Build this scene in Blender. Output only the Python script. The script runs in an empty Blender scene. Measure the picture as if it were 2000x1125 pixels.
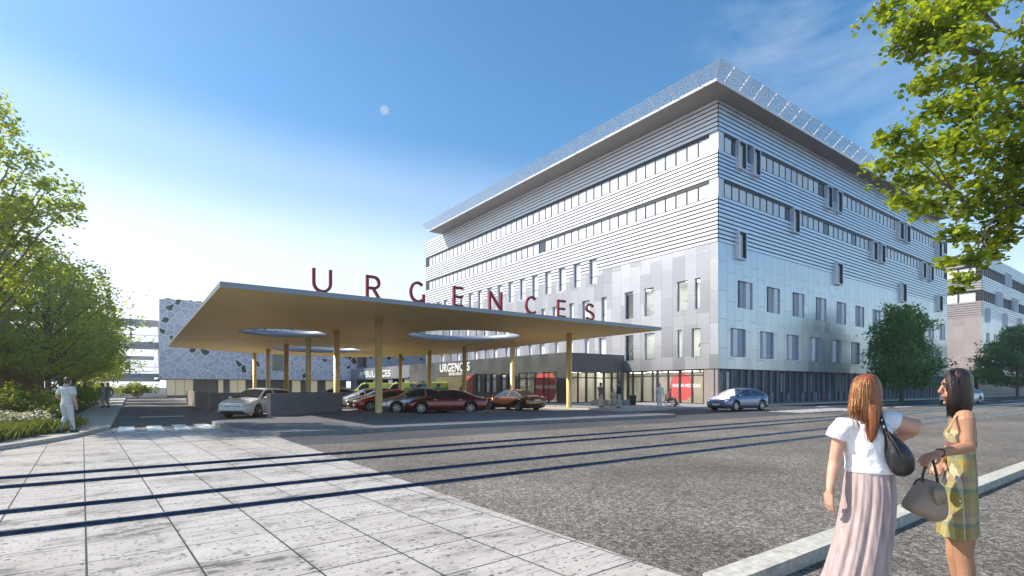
import bpy, bmesh, math, random
import numpy as np
from mathutils import Vector, Matrix
random.seed(7); RNG = np.random.default_rng(5)
S = bpy.context.scene; COL = S.collection
PI = math.pi
# ---------------------------------------------------------------- camera frame
EYE = 1.55; FPX = 1024.0; HV = 756.0
TH = math.atan2(.5868, .8098); SX, CX_ = math.sin(TH), math.cos(TH)
def W(xc, yc): return (CX_*xc+SX*yc, -SX*xc+CX_*yc)
def gpt(u, v, z=0.0):
    d = (z-EYE)*FPX/(HV-v); return W((u-1000)/FPX*d, d)
def cpt(u, v, d):
    x, y = W((u-1000)/FPX*d, d); return (x, y, EYE+(HV-v)/FPX*d)
def cud(u, d): return W((u-1000)/FPX*d, d)
def chead(a, b):               # heading angle of a direction given along camera right / forward
    x, y = W(a, b); return math.atan2(y, x)

# ---------------------------------------------------------------- things and parts
BASE = {}
def tag(o, label=None, cat=None, group=None, kind=None):
    if label: o['label'] = label
    if cat: o['category'] = cat
    if group: o['group'] = group
    if kind: o['kind'] = kind
    return o
def thing(name, label, cat, loc=(0, 0, 0), rz=0.0, group=None):
    o = bpy.data.objects.new(name, None); COL.objects.link(o)
    o.empty_display_size = .3
    o.location = loc; o.rotation_euler = (0, 0, rz)
    BASE[o.name] = Vector(loc)
    return tag(o, label, cat, group)
def copy_tree(o, parent=None):
    c = o.copy(); COL.objects.link(c)
    if parent: c.parent = parent
    for ch in list(o.children): copy_tree(ch, c)
    return c

class MB:
    def __init__(s): s.v = []; s.f = []; s.sm = []
    def add(s, vs, fs, smooth=False):
        n = len(s.v); s.v.extend([tuple(p) for p in vs])
        for f in fs: s.f.append(tuple(i+n for i in f)); s.sm.append(smooth)
        return s
    def quad(s, a, b, c, d): return s.add([a, b, c, d], [(0, 1, 2, 3)])
    def box(s, x0, x1, y0, y1, z0, z1):
        return s.add([(x0,y0,z0),(x1,y0,z0),(x1,y1,z0),(x0,y1,z0),(x0,y0,z1),(x1,y0,z1),(x1,y1,z1),(x0,y1,z1)],
                     [(0,3,2,1),(4,5,6,7),(0,1,5,4),(1,2,6,5),(2,3,7,6),(3,0,4,7)])
    def obox(s, c, ax, ay, az):
        c = Vector(c); ax, ay, az = Vector(ax), Vector(ay), Vector(az)
        vs = [c+sx*ax+sy*ay+sz*az for sz in (-1, 1) for sx, sy in ((-1,-1),(1,-1),(1,1),(-1,1))]
        return s.add(vs, [(0,3,2,1),(4,5,6,7),(0,1,5,4),(1,2,6,5),(2,3,7,6),(3,0,4,7)])
    def prism(s, poly, z0, z1):
        n = len(poly); vs = [(x, y, z0) for x, y in poly]+[(x, y, z1) for x, y in poly]
        fs = [tuple(range(n-1, -1, -1)), tuple(range(n, 2*n))]+[(i, (i+1) % n, n+(i+1) % n, n+i) for i in range(n)]
        return s.add(vs, fs)
    def bar(s, a, b, w, t=None, up=(0, 0, 1)):
        a, b = Vector(a), Vector(b); d = b-a; L = d.length; d.normalize()
        u = Vector(up)
        if abs(d.dot(u)) > .95: u = Vector((1, 0, 0))
        sd = d.cross(u).normalized(); u2 = sd.cross(d)
        return s.obox((a+b)/2, d*L/2, sd*w/2, u2*(t or w)/2)
    def loft(s, pts, rad, n=12, ref=(1, 0, 0), cap=True, smooth=True):
        pts = [Vector(p) for p in pts]; m = len(pts); vs = []
        for i, p in enumerate(pts):
            t = (pts[min(i+1, m-1)]-pts[max(i-1, 0)]).normalized()
            r = Vector(ref); a = (r-t*r.dot(t))
            if a.length < 1e-3: r = Vector((0, 1, 0)); a = r-t*r.dot(t)
            a.normalize(); b = t.cross(a)
            ra = rad[i]; ra, rb = (ra if isinstance(ra, (tuple, list)) else (ra, ra))
            for k in range(n):
                an = 2*PI*k/n; vs.append(p+a*ra*math.cos(an)+b*rb*math.sin(an))
        fs = [(i*n+k, i*n+(k+1) % n, (i+1)*n+(k+1) % n, (i+1)*n+k) for i in range(m-1) for k in range(n)]
        if cap: fs += [tuple(range(n-1, -1, -1)), tuple((m-1)*n+k for k in range(n))]
        return s.add(vs, fs, smooth)
    def rings(s, rings, cap=True, smooth=True, closed=True):
        n = len(rings[0]); m = len(rings); vs = [p for r in rings for p in r]
        K = n if closed else n-1
        fs = [(i*n+k, i*n+(k+1) % n, (i+1)*n+(k+1) % n, (i+1)*n+k) for i in range(m-1) for k in range(K)]
        if cap: fs += [tuple(range(n-1, -1, -1)), tuple((m-1)*n+k for k in range(n))]
        return s.add(vs, fs, smooth)
    def ell(s, c, r, nu=14, nv=9, rot=None):
        c = Vector(c); vs = []
        for j in range(nv+1):
            a = PI*j/nv
            for i in range(nu):
                b = 2*PI*i/nu
                p = Vector((r[0]*math.sin(a)*math.cos(b), r[1]*math.sin(a)*math.sin(b), r[2]*math.cos(a)))
                vs.append(c+(rot @ p if rot else p))
        fs = [(j*nu+i, j*nu+nu+i, j*nu+nu+(i+1) % nu, j*nu+(i+1) % nu) for j in range(nv) for i in range(nu)]
        return s.add(vs, fs, True)
    def lathe(s, prof, c, axis='y', n=24):      # prof: (radius, offset along axis)
        c = Vector(c); vs = []
        for r, o in prof:
            for k in range(n):
                a = 2*PI*k/n; p, q = r*math.cos(a), r*math.sin(a)
                vs.append(c+Vector({'y': (p, o, q), 'x': (o, p, q), 'z': (p, q, o)}[axis]))
        m = len(prof)
        fs = [(i*n+k, i*n+(k+1) % n, (i+1)*n+(k+1) % n, (i+1)*n+k) for i in range(m-1) for k in range(n)]
        return s.add(vs, fs, True)
    def build(s, name, mat, parent=None, local=False, kind=None, recalc=False, base=None):
        me = bpy.data.meshes.new(name)
        vs = s.v
        if base is not None: bb = Vector(base)
        elif parent is not None and not local:
            r = parent
            while r.parent: r = r.parent
            bb = BASE.get(r.name, Vector())
        else: bb = Vector()
        if bb.length > 0: vs = [(p[0]-bb.x, p[1]-bb.y, p[2]-bb.z) for p in vs]
        me.from_pydata(vs, [], s.f)
        if any(s.sm): me.polygons.foreach_set('use_smooth', s.sm)
        me.update()
        if recalc:
            bm = bmesh.new(); bm.from_mesh(me); bmesh.ops.recalc_face_normals(bm, faces=bm.faces); bm.to_mesh(me); bm.free()
        me.materials.append(mat)
        o = bpy.data.objects.new(name, me); COL.objects.link(o)
        if parent is not None: o.parent = parent
        if base is not None: o.location = base; BASE[o.name] = Vector(base)
        if kind: o['kind'] = kind
        return o

def fuse(o, vox, smooth=4, fac=.5):
    m = o.modifiers.new('fuse', 'REMESH'); m.mode = 'VOXEL'; m.voxel_size = vox; m.use_smooth_shade = True
    if smooth:
        m = o.modifiers.new('smooth', 'SMOOTH'); m.iterations = smooth; m.factor = fac
    return o
def bevel(o, w, seg=2):
    m = o.modifiers.new('bevel', 'BEVEL'); m.width = w; m.segments = seg; m.limit_method = 'ANGLE'; return o

# ---------------------------------------------------------------- materials
def new_mat(name):
    m = bpy.data.materials.new(name); m.use_nodes = True
    nt = m.node_tree; nt.nodes.clear()
    out = nt.nodes.new('ShaderNodeOutputMaterial')
    p = nt.nodes.new('ShaderNodeBsdfPrincipled'); nt.links.new(p.outputs[0], out.inputs[0])
    return m, nt, p, out
def N(nt, t, **kw):
    n = nt.nodes.new('ShaderNode'+t)
    for k, v in kw.items():
        if k.startswith('i_'):
            key = k[2:]; key = int(key) if key.isdigit() else key
            n.inputs[key].default_value = v
        else: setattr(n, k, v)
    return n
def L(nt, a, b): nt.links.new(a, b)
def coords(nt, kind='world'):
    if kind == 'world': return N(nt, 'NewGeometry').outputs['Position']
    return N(nt, 'TexCoord').outputs['Object']
def ramp(nt, src, stops, interp='LINEAR'):
    r = N(nt, 'ValToRGB'); cr = r.color_ramp; cr.interpolation = interp
    while len(cr.elements) < len(stops): cr.elements.new(.5)
    for e, (p, c) in zip(cr.elements, stops):
        e.position = p; e.color = (c, c, c, 1) if isinstance(c, (int, float)) else (*c[:3], 1)
    L(nt, src, r.inputs[0]); return r.outputs[0]
def mapping(nt, src, scale=(1, 1, 1), rot=(0, 0, 0), loc=(0, 0, 0)):
    m = N(nt, 'Mapping'); m.inputs['Scale'].default_value = scale; m.inputs['Rotation'].default_value = rot
    m.inputs['Location'].default_value = loc
    L(nt, src, m.inputs[0]); return m.outputs[0]
def mixc(nt, fac, a, b, mode='MIX'):
    m = N(nt, 'Mix', data_type='RGBA', blend_type=mode)
    for s, v in ((m.inputs[0], fac), (m.inputs[6], a), (m.inputs[7], b)):
        if hasattr(v, 'is_linked') or hasattr(v, 'links'): L(nt, v, s)
        elif isinstance(v, (int, float)): s.default_value = v
        else: s.default_value = (*v[:3], 1)
    return m.outputs[2]
def math_(nt, op, a, b=None, c=None):
    m = N(nt, 'Math', operation=op)
    for i, v in enumerate((a, b, c)):
        if v is None: continue
        if hasattr(v, 'links'): L(nt, v, m.inputs[i])
        else: m.inputs[i].default_value = v
    return m.outputs[0]
def bumpn(nt, p, h, strength=.3, dist=.02):
    b = N(nt, 'Bump'); b.inputs['Strength'].default_value = strength; b.inputs['Distance'].default_value = dist
    L(nt, h, b.inputs['Height']); L(nt, b.outputs[0], p.inputs['Normal'])
def mat(name, col, rough=.5, metal=0.0, var=.12, scale=3.0, bump=0.0, bscale=None, sp='obj', spec=.5, coat=0, stretch=(1, 1, 1)):
    m, nt, p, out = new_mat(name)
    c = mapping(nt, coords(nt, sp), stretch)
    n = N(nt, 'TexNoise', i_Scale=scale, i_Detail=6.0, i_Roughness=.6); L(nt, c, n.inputs[0])
    a = tuple(x*(1-var) for x in col); b = tuple(min(1, x*(1+var)) for x in col)
    L(nt, ramp(nt, n.outputs[0], [(.3, a), (.7, b)]), p.inputs['Base Color'])
    L(nt, ramp(nt, n.outputs[0], [(.3, max(0, rough-.07)), (.7, min(1, rough+.07))]), p.inputs['Roughness'])
    p.inputs['Metallic'].default_value = metal
    p.inputs['Specular IOR Level'].default_value = spec
    if coat: p.inputs['Coat Weight'].default_value = coat; p.inputs['Coat Roughness'].default_value = .05
    if bump:
        n2 = N(nt, 'TexNoise', i_Scale=bscale or scale*6, i_Detail=4.0); L(nt, c, n2.inputs[0])
        bumpn(nt, p, n2.outputs[0], bump, .02)
    return m
def mat_glass(name, tint=(.9, .95, .95), mixf=.25, rough=.02, dark=None):
    m, nt, p, out = new_mat(name); nt.nodes.remove(p)
    t = N(nt, 'BsdfTransparent'); t.inputs[0].default_value = (*tint, 1)
    g = N(nt, 'BsdfGlossy'); g.inputs[1].default_value = rough; g.inputs[0].default_value = (.9, .95, 1, 1)
    fr = N(nt, 'Fresnel', i_IOR=1.5)
    gb = N(nt, 'NewGeometry')
    f = math_(nt, 'MULTIPLY', math_(nt, 'ADD', fr.outputs[0], mixf), math_(nt, 'SUBTRACT', 1.0, gb.outputs['Backfacing']))
    mx = N(nt, 'MixShader'); L(nt, f, mx.inputs[0]); L(nt, t.outputs[0], mx.inputs[1]); L(nt, g.outputs[0], mx.inputs[2])
    L(nt, mx.outputs[0], out.inputs[0]); return m
def mat_emit(name, col, st):
    m, nt, p, out = new_mat(name)
    p.inputs['Base Color'].default_value = (*col, 1)
    p.inputs['Emission Color'].default_value = (*col, 1); p.inputs['Emission Strength'].default_value = st
    return m
def mat_leaf(name, c1, c2, trans=.45, scale=.9, rough=.45):
    m, nt, p, out = new_mat(name)
    nz = N(nt, 'TexNoise', i_Scale=scale, i_Detail=3.0); L(nt, coords(nt), nz.inputs[0])
    rn = N(nt, 'TexWhiteNoise'); rn.noise_dimensions = '3D'
    L(nt, mapping(nt, coords(nt), (9, 9, 9)), N(nt, 'TexVoronoi').inputs[0])
    v = N(nt, 'TexVoronoi', i_Scale=7.0); L(nt, coords(nt), v.inputs[0])
    sep = N(nt, 'SeparateColor'); L(nt, v.outputs['Color'], sep.inputs[0])
    f = math_(nt, 'ADD', math_(nt, 'MULTIPLY', nz.outputs[0], .6), math_(nt, 'MULTIPLY', sep.outputs[0], .45))
    c = ramp(nt, f, [(.25, c1), (.8, c2)])
    L(nt, c, p.inputs['Base Color']); p.inputs['Roughness'].default_value = rough
    p.inputs['Specular IOR Level'].default_value = .35
    t = N(nt, 'BsdfTranslucent'); c3 = mixc(nt, 1.0, c, (1.5, 1.35, .35), 'MULTIPLY'); L(nt, c3, t.inputs[0])
    mx = N(nt, 'MixShader'); mx.inputs[0].default_value = trans
    L(nt, p.outputs[0], mx.inputs[1]); L(nt, t.outputs[0], mx.inputs[2]); L(nt, mx.outputs[0], out.inputs[0])
    return m

# --- ground materials
def m_paving():
    m, nt, p, out = new_mat('travertine_paving')
    pos = coords(nt); r = mapping(nt, pos, rot=(0, 0, math.radians(-3.4)))
    br = N(nt, 'TexBrick', offset=0.0, offset_frequency=1, squash=1.0)
    br.inputs['Scale'].default_value = 1.0; br.inputs['Mortar Size'].default_value = .009; br.inputs['Mortar Smooth'].default_value = .1
    br.inputs['Brick Width'].default_value = .757; br.inputs['Row Height'].default_value = .755
    br.inputs['Color1'].default_value = (.0, .0, .0, 1); br.inputs['Color2'].default_value = (1, 1, 1, 1); br.inputs['Mortar'].default_value = (.5, .5, .5, 1)
    L(nt, mapping(nt, r, loc=(-.028, .095, 0)), br.inputs[0])
    # every slab takes its own piece of the stone pattern
    sh = N(nt, 'VectorMath', operation='SCALE'); L(nt, br.outputs['Color'], sh.inputs[0]); sh.inputs['Scale'].default_value = 37.0
    ad = N(nt, 'VectorMath', operation='ADD'); L(nt, r, ad.inputs[0]); L(nt, sh.outputs[0], ad.inputs[1]); q = ad.outputs[0]
    wv = N(nt, 'TexNoise', i_Scale=5.0, i_Detail=3.0); L(nt, q, wv.inputs[0])
    wq = N(nt, 'VectorMath', operation='MULTIPLY_ADD'); L(nt, wv.outputs['Color'], wq.inputs[0]); wq.inputs[1].default_value = (.09, .05, 0); L(nt, q, wq.inputs[2]); q2 = wq.outputs[0]
    big = N(nt, 'TexNoise', i_Scale=.75, i_Detail=6.0, i_Roughness=.62); L(nt, mapping(nt, r, (1, 1.5, 1)), big.inputs[0])
    mid = N(nt, 'TexNoise', i_Scale=4.2, i_Detail=7.0, i_Roughness=.7); L(nt, mapping(nt, q, (1, 1.8, 1)), mid.inputs[0])
    ve = N(nt, 'TexNoise', i_Scale=3.0, i_Detail=4.0, i_Roughness=.6); L(nt, mapping(nt, q2, (.8, 9, 1)), ve.inputs[0])
    base = mixc(nt, br.outputs['Color'], (.385, .348, .315), (.465, .428, .39))
    base = mixc(nt, ramp(nt, mid.outputs[0], [(.35, 0.0), (.7, .8)]), base, (.525, .49, .45))
    base = mixc(nt, ramp(nt, big.outputs[0], [(.47, 0.0), (.68, .5)]), base, (.22, .19, .165))
    base = mixc(nt, ramp(nt, ve.outputs[0], [(.57, 0.0), (.65, .65)]), base, (.13, .11, .095))
    def pit(scale, rmin, lo, hi):
        v = N(nt, 'TexVoronoi', i_Scale=scale, i_Randomness=1.0); L(nt, mapping(nt, q2, (1, 1.45, 1)), v.inputs[0])
        sc = N(nt, 'SeparateColor'); L(nt, v.outputs['Color'], sc.inputs[0])
        rad = math_(nt, 'MULTIPLY', math_(nt, 'SUBTRACT', sc.outputs[0], rmin), .72)
        k = math_(nt, 'LESS_THAN', v.outputs['Distance'], rad)
        return math_(nt, 'MULTIPLY', k, ramp(nt, mid.outputs[0], [(lo, .12), (hi, 1.0)]))
    pits = math_(nt, 'MAXIMUM', pit(11.0, .50, .40, .54), pit(21.0, .42, .38, .52))
    base = mixc(nt, math_(nt, 'MULTIPLY', pits, .92), base, (.045, .038, .032))
    st = math_(nt, 'MULTIPLY', ramp(nt, big.outputs[0], [(.52, 0.0), (.62, 1.0)]), ramp(nt, mid.outputs[0], [(.48, 0.0), (.56, 1.0)]))
    base = mixc(nt, math_(nt, 'MULTIPLY', st, .85), base, (.075, .068, .058))
    base = mixc(nt, br.outputs['Fac'], base, (.03, .026, .025))
    L(nt, base, p.inputs['Base Color']); p.inputs['Roughness'].default_value = .62
    hgt = math_(nt, 'SUBTRACT', math_(nt, 'MULTIPLY', mid.outputs[0], .4), math_(nt, 'ADD', pits, math_(nt, 'MULTIPLY', br.outputs['Fac'], 1.5)))
    bumpn(nt, p, hgt, .35, .01)
    return m
def m_asphalt(name, lo, hi, cell=75.0, big=.25):
    m, nt, p, out = new_mat(name)
    pos = coords(nt)
    v = N(nt, 'TexVoronoi', i_Scale=cell); L(nt, pos, v.inputs[0])
    s = N(nt, 'SeparateColor'); L(nt, v.outputs['Color'], s.inputs[0])
    v2 = N(nt, 'TexVoronoi', i_Scale=cell*.38); L(nt, pos, v2.inputs[0])
    s2 = N(nt, 'SeparateColor'); L(nt, v2.outputs['Color'], s2.inputs[0])
    n1 = N(nt, 'TexNoise', i_Scale=big, i_Detail=7.0, i_Roughness=.6); L(nt, pos, n1.inputs[0])
    f = math_(nt, 'ADD', math_(nt, 'MULTIPLY', s.outputs[0], .6), math_(nt, 'MULTIPLY', s2.outputs[0], .4))
    c = ramp(nt, f, [(.15, lo), (.62, tuple((a*.62+b*.38) for a, b in zip(lo, hi))), (.9, hi)])
    c = mixc(nt, ramp(nt, n1.outputs[0], [(.35, 0.0), (.68, .55)]), c, tuple(x*.6 for x in lo))
    L(nt, c, p.inputs['Base Color']); p.inputs['Roughness'].default_value = .85
    p.inputs['Specular IOR Level'].default_value = .25
    bumpn(nt, p, v.outputs['Distance'], .5, .012)
    return m
def m_clad(name, col, metal=.55, rough=.38, axis='y', pw=1.2, ph=2.45, var=.10, lines=.5):
    """metal cassette panels in staggered vertical strips"""
    m, nt, p, out = new_mat(name)
    sep = N(nt, 'SeparateXYZ'); L(nt, coords(nt), sep.inputs[0])
    cb = N(nt, 'CombineXYZ'); L(nt, sep.outputs['Z'], cb.inputs[0]); L(nt, sep.outputs['Y' if axis == 'y' else 'X'], cb.inputs[1])
    br = N(nt, 'TexBrick', offset=.37, offset_frequency=2, squash=1.0)
    br.inputs['Scale'].default_value = 1.0; br.inputs['Mortar Size'].default_value = .014; br.inputs['Mortar Smooth'].default_value = .1
    br.inputs['Brick Width'].default_value = ph; br.inputs['Row Height'].default_value = pw; br.inputs['Bias'].default_value = 0
    br.inputs['Color1'].default_value = (0, 0, 0, 1); br.inputs['Color2'].default_value = (1, 1, 1, 1); br.inputs['Mortar'].default_value = (.5,)*3+(1,)
    L(nt, cb.outputs[0], br.inputs[0])
    n = N(nt, 'TexNoise', i_Scale=.55, i_Detail=4.0); L(nt, coords(nt), n.inputs[0])
    c = mixc(nt, br.outputs['Color'], tuple(x*(1-var) for x in col), tuple(min(1, x*(1+var)) for x in col))
    c = mixc(nt, ramp(nt, n.outputs[0], [(.35, 0.0), (.7, .25)]), c, tuple(x*.8 for x in col))
    c = mixc(nt, math_(nt, 'MULTIPLY', br.outputs['Fac'], lines), c, (.06, .065, .075))
    L(nt, c, p.inputs['Base Color']); p.inputs['Metallic'].default_value = metal
    rr = math_(nt, 'ADD', math_(nt, 'MULTIPLY', br.outputs['Color'], .12), rough-.06); L(nt, rr, p.inputs['Roughness'])
    bw = N(nt, 'TexNoise', i_Scale=.8, i_Detail=1.0); L(nt, coords(nt), bw.inputs[0])
    bumpn(nt, p, math_(nt, 'SUBTRACT', math_(nt, 'MULTIPLY', bw.outputs[0], .8), br.outputs['Fac']), .18, .05)
    return m
def m_mosaic():
    m, nt, p, out = new_mat('mosaic_panel')
    sep = N(nt, 'SeparateXYZ'); L(nt, coords(nt), sep.inputs[0])
    cb = N(nt, 'CombineXYZ'); L(nt, math_(nt, 'ADD', sep.outputs['X'], math_(nt, 'MULTIPLY', sep.outputs['Y'], .73)), cb.inputs[0]); L(nt, sep.outputs['Z'], cb.inputs[1])
    ve = N(nt, 'TexVoronoi', feature='DISTANCE_TO_EDGE', voronoi_dimensions='2D', i_Scale=1.12); L(nt, cb.outputs[0], ve.inputs['Vector'])
    vc = N(nt, 'TexVoronoi', feature='F1', voronoi_dimensions='2D', i_Scale=1.12); L(nt, cb.outputs[0], vc.inputs['Vector'])
    s = N(nt, 'SeparateColor'); L(nt, vc.outputs['Color'], s.inputs[0])
    cell = ramp(nt, s.outputs[0], [(.1, (.54, .56, .66)), (.9, (.69, .71, .80))])
    hole = math_(nt, 'MULTIPLY', math_(nt, 'GREATER_THAN', s.outputs[1], .90), math_(nt, 'GREATER_THAN', ve.outputs[0], .09))
    cell = mixc(nt, hole, cell, (.045, .055, .035))
    line = math_(nt, 'LESS_THAN', ve.outputs[0], .062)
    c = mixc(nt, line, cell, (.93, .93, .95)); L(nt, c, p.inputs['Base Color'])
    p.inputs['Roughness'].default_value = .5
    bumpn(nt, p, line, .4, .05)
    return m
def m_soffit():
    m, nt, p, out = new_mat('gold_ribbed_soffit')
    pos = coords(nt)
    w = N(nt, 'TexWave', wave_type='BANDS', bands_direction='X', i_Scale=2.4, i_Distortion=.35); L(nt, pos, w.inputs[0])
    n = N(nt, 'TexNoise', i_Scale=9.0, i_Detail=5.0, i_Roughness=.75); L(nt, mapping(nt, pos, (1, .4, 1)), n.inputs[0])
    n2 = N(nt, 'TexNoise', i_Scale=.35, i_Detail=3.0); L(nt, pos, n2.inputs[0])
    f = math_(nt, 'ADD', math_(nt, 'MULTIPLY', w.outputs['Fac'], .5), math_(nt, 'MULTIPLY', n.outputs[0], .5))
    c = ramp(nt, f, [(.30, (.74, .43, .08)), (.62, (1.0, .75, .26))])
    c = mixc(nt, ramp(nt, n2.outputs[0], [(.4, 0.0), (.7, .35)]), c, (.98, .74, .30))
    L(nt, c, p.inputs['Base Color']); p.inputs['Metallic'].default_value = .15; p.inputs['Roughness'].default_value = .5
    bumpn(nt, p, f, .5, .03)
    return m
def m_screen(name='perforated_screen', sc=5.0, thr=.13, col=(.75, .8, .86)):
    m, nt, p, out = new_mat(name)
    sep = N(nt, 'SeparateXYZ'); L(nt, coords(nt), sep.inputs[0])
    cb = N(nt, 'CombineXYZ'); L(nt, math_(nt, 'ADD', sep.outputs['X'], sep.outputs['Y']), cb.inputs[0]); L(nt, math_(nt, 'MULTIPLY', sep.outputs['Z'], 1.35), cb.inputs[1])
    v = N(nt, 'TexVoronoi', feature='DISTANCE_TO_EDGE', voronoi_dimensions='2D', i_Scale=sc); L(nt, cb.outputs[0], v.inputs['Vector'])
    a = math_(nt, 'LESS_THAN', v.outputs[0], thr)
    L(nt, a, p.inputs['Alpha']); p.inputs['Base Color'].default_value = (*col, 1); p.inputs['Roughness'].default_value = .4
    p.inputs['Metallic'].default_value = .3
    return m
def m_plaid():
    m, nt, p, out = new_mat('plaid_cotton')
    o = coords(nt, 'obj'); s = N(nt, 'SeparateXYZ'); L(nt, o, s.inputs[0])
    hx = math_(nt, 'ADD', math_(nt, 'MULTIPLY', s.outputs[0], CX_), math_(nt, 'MULTIPLY', s.outputs[1], -SX))
    def stripes(src, k, off):
        return math_(nt, 'FRACT', math_(nt, 'ADD', math_(nt, 'MULTIPLY', src, k), off))
    a = ramp(nt, stripes(hx, 6.0, .15), [(0, (.50, .43, .22)), (.22, (.26, .19, .04)), (.40, (.56, .52, .42)), (.50, (.10, .11, .13)), (.58, (.30, .22, .05)), (.74, (.42, .28, .25)), (.88, (.44, .38, .12))], 'CONSTANT')
    b = ramp(nt, stripes(s.outputs[2], 4.6, .3), [(0, (.36, .29, .08)), (.28, (.07, .22, .19)), (.42, (.46, .40, .24)), (.60, (.38, .26, .23)), (.76, (.42, .36, .14))], 'CONSTANT')
    nz = N(nt, 'TexNoise', i_Scale=60.0, i_Detail=3.0); L(nt, o, nz.inputs[0])
    c = mixc(nt, .5, a, b); c = mixc(nt, math_(nt, 'MULTIPLY', nz.outputs[0], .35), c, (.25, .2, .1))
    L(nt, c, p.inputs['Base Color']); p.inputs['Roughness'].default_value = .85; p.inputs['Specular IOR Level'].default_value = .2
    return m
def m_hair(name, c1, c2, axis_scale=(60, 60, 3), rough=.35):
    m, nt, p, out = new_mat(name)
    n = N(nt, 'TexNoise', i_Scale=1.0, i_Detail=5.0, i_Roughness=.7); L(nt, mapping(nt, coords(nt, 'obj'), axis_scale), n.inputs[0])
    L(nt, ramp(nt, n.outputs[0], [(.32, c1), (.68, c2)]), p.inputs['Base Color'])
    p.inputs['Roughness'].default_value = rough; p.inputs['Specular IOR Level'].default_value = .5
    bumpn(nt, p, n.outputs[0], .6, .01)
    return m
def m_slat(name, c1, c2, axis='Z', k=6.0, duty=.5, rough=.45, metal=.3):
    m, nt, p, out = new_mat(name)
    s = N(nt, 'SeparateXYZ'); L(nt, coords(nt), s.inputs[0])
    f = math_(nt, 'FRACT', math_(nt, 'MULTIPLY', s.outputs[axis], k))
    g = math_(nt, 'LESS_THAN', f, duty)
    n = N(nt, 'TexNoise', i_Scale=.9, i_Detail=4.0); L(nt, coords(nt), n.inputs[0])
    c = mixc(nt, g, c1, c2); c = mixc(nt, math_(nt, 'MULTIPLY', n.outputs[0], .4), c, tuple(x*.6 for x in c1))
    L(nt, c, p.inputs['Base Color']); p.inputs['Roughness'].default_value = rough; p.inputs['Metallic'].default_value = metal
    bumpn(nt, p, f, .4, .03)
    return m
M = {}
M['paving'] = m_paving()
M['gravel'] = m_asphalt('tram_lane_gravel_asphalt', (.055, .050, .044), (.47, .42, .36), 64.0)
M['asphalt'] = m_asphalt('dark_asphalt', (.045, .047, .055), (.17, .17, .18), 60.0)
M['ramp'] = m_asphalt('brown_asphalt', (.13, .115, .10), (.34, .31, .28), 50.0)
M['court'] = m_asphalt('bounce_paled_court_asphalt', (.20, .185, .165), (.50, .46, .41), 50.0)  # asphalt paled to bounce more light up to the canopy soffit
M['island'] = mat('shade_darkened_island', (.125, .125, .14), .85, var=.2, scale=2.5, bump=.15, sp='world')  # canopy shade over the island is put into this dark colour
M['concrete'] = mat('pale_concrete', (.42, .41, .38), .8, var=.18, scale=4, bump=.15, sp='world')
M['kerb'] = mat('kerb_stone', (.46, .44, .39), .8, var=.3, scale=14, bump=.35, bscale=60, sp='world')
M['slabs'] = mat('pavement_concrete', (.27, .265, .27), .8, var=.2, scale=2.5, bump=.1, sp='world')
M['walkslab'] = mat('sidewalk_slabs', (.44, .40, .36), .8, var=.2, scale=1.6, bump=.1, sp='world')
M['paint'] = mat('white_road_paint', (.74, .74, .72), .7, var=.18, scale=5, sp='world')
M['soil'] = mat('planting_soil', (.10, .085, .05), .95, var=.4, scale=3, bump=.6, sp='world')
M['railglint'] = mat('rail_highlight_steel', (.34, .36, .42), .22, .95, var=.2, scale=5, sp='world')  # bright steel standing in for the highlight along the rails
M['rail'] = mat('dark_blue_rail_steel', (.06, .068, .098), .24, .85, var=.35, scale=6, sp='world', bump=.08, bscale=30)
# --- building materials
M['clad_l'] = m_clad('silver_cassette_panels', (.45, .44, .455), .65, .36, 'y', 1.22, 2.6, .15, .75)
M['clad_r'] = m_clad('sky_tinted_cassette_panels', (.60, .635, .67), .65, .33, 'x', 1.18, 2.4, .05, .8)  # shaded-face copy of the panels, sky blue put into its colour
M['board_l'] = mat('white_metal_boards', (.72, .72, .74), .42, .15, var=.05, scale=.7, sp='world')
M['board_r'] = mat('sky_tinted_boards', (.68, .74, .82), .36, .5, var=.06, scale=.7, sp='world')  # boards of the shaded face, tinted with the blue sky reflection
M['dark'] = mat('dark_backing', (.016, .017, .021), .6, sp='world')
M['black'] = mat('black_frame', (.018, .018, .022), .45, var=.2)
M['shutter'] = mat('blue_grey_shutter', (.27, .31, .39), .4, .3, var=.06)
M['white'] = mat('white_trim', (.82, .82, .83), .45, var=.04)
M['reveal'] = mat('blue_grey_reveal', (.60, .65, .76), .4, .3, var=.06)
M['soffit'] = mat('grey_brown_soffit', (.26, .225, .205), .75, var=.22, scale=9, sp='world', bump=.2, bscale=30)
for i, c in enumerate([(.70, .70, .73), (.80, .80, .78), (.62, .63, .67), (.76, .75, .71)]):
    M['pane%d' % i] = mat('blind_behind_glass_%s' % 'abcd'[i], c, .10, 0, var=.05, scale=.6, spec=.8)
M['paneD'] = mat('dark_glass', (.05, .065, .085), .06, .2, var=.3, scale=.5, spec=.9)
M['paneM'] = mat('mid_grey_glass', (.20, .22, .24), .08, .2, var=.3, scale=.5, spec=.9)
M['glass'] = mat_glass('clear_glass', (.93, .945, .94), .03)
M['frame'] = mat('dark_bronze_frame', (.055, .055, .06), .4, .4)
M['annex'] = m_clad('anthracite_cassette_panels', (.105, .11, .108), .3, .45, 'y', 1.25, 2.1, .16, .6)
M['annex_s'] = m_clad('anthracite_cassette_panels_side', (.12, .125, .14), .3, .45, 'x', 1.25, 2.1, .16, .6)
M['bay'] = m_clad('grey_cassette_panels', (.27, .275, .30), .3, .45, 'y', 2.2, 3.1, .08, .5)
M['mosaic'] = m_mosaic(); M['gold'] = m_soffit(); M['screen'] = m_screen()
M['goldcol'] = mat('brass_column_paint', (.76, .57, .25), .4, .25, var=.14, scale=1.4, stretch=(6, 6, .4))
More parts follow.
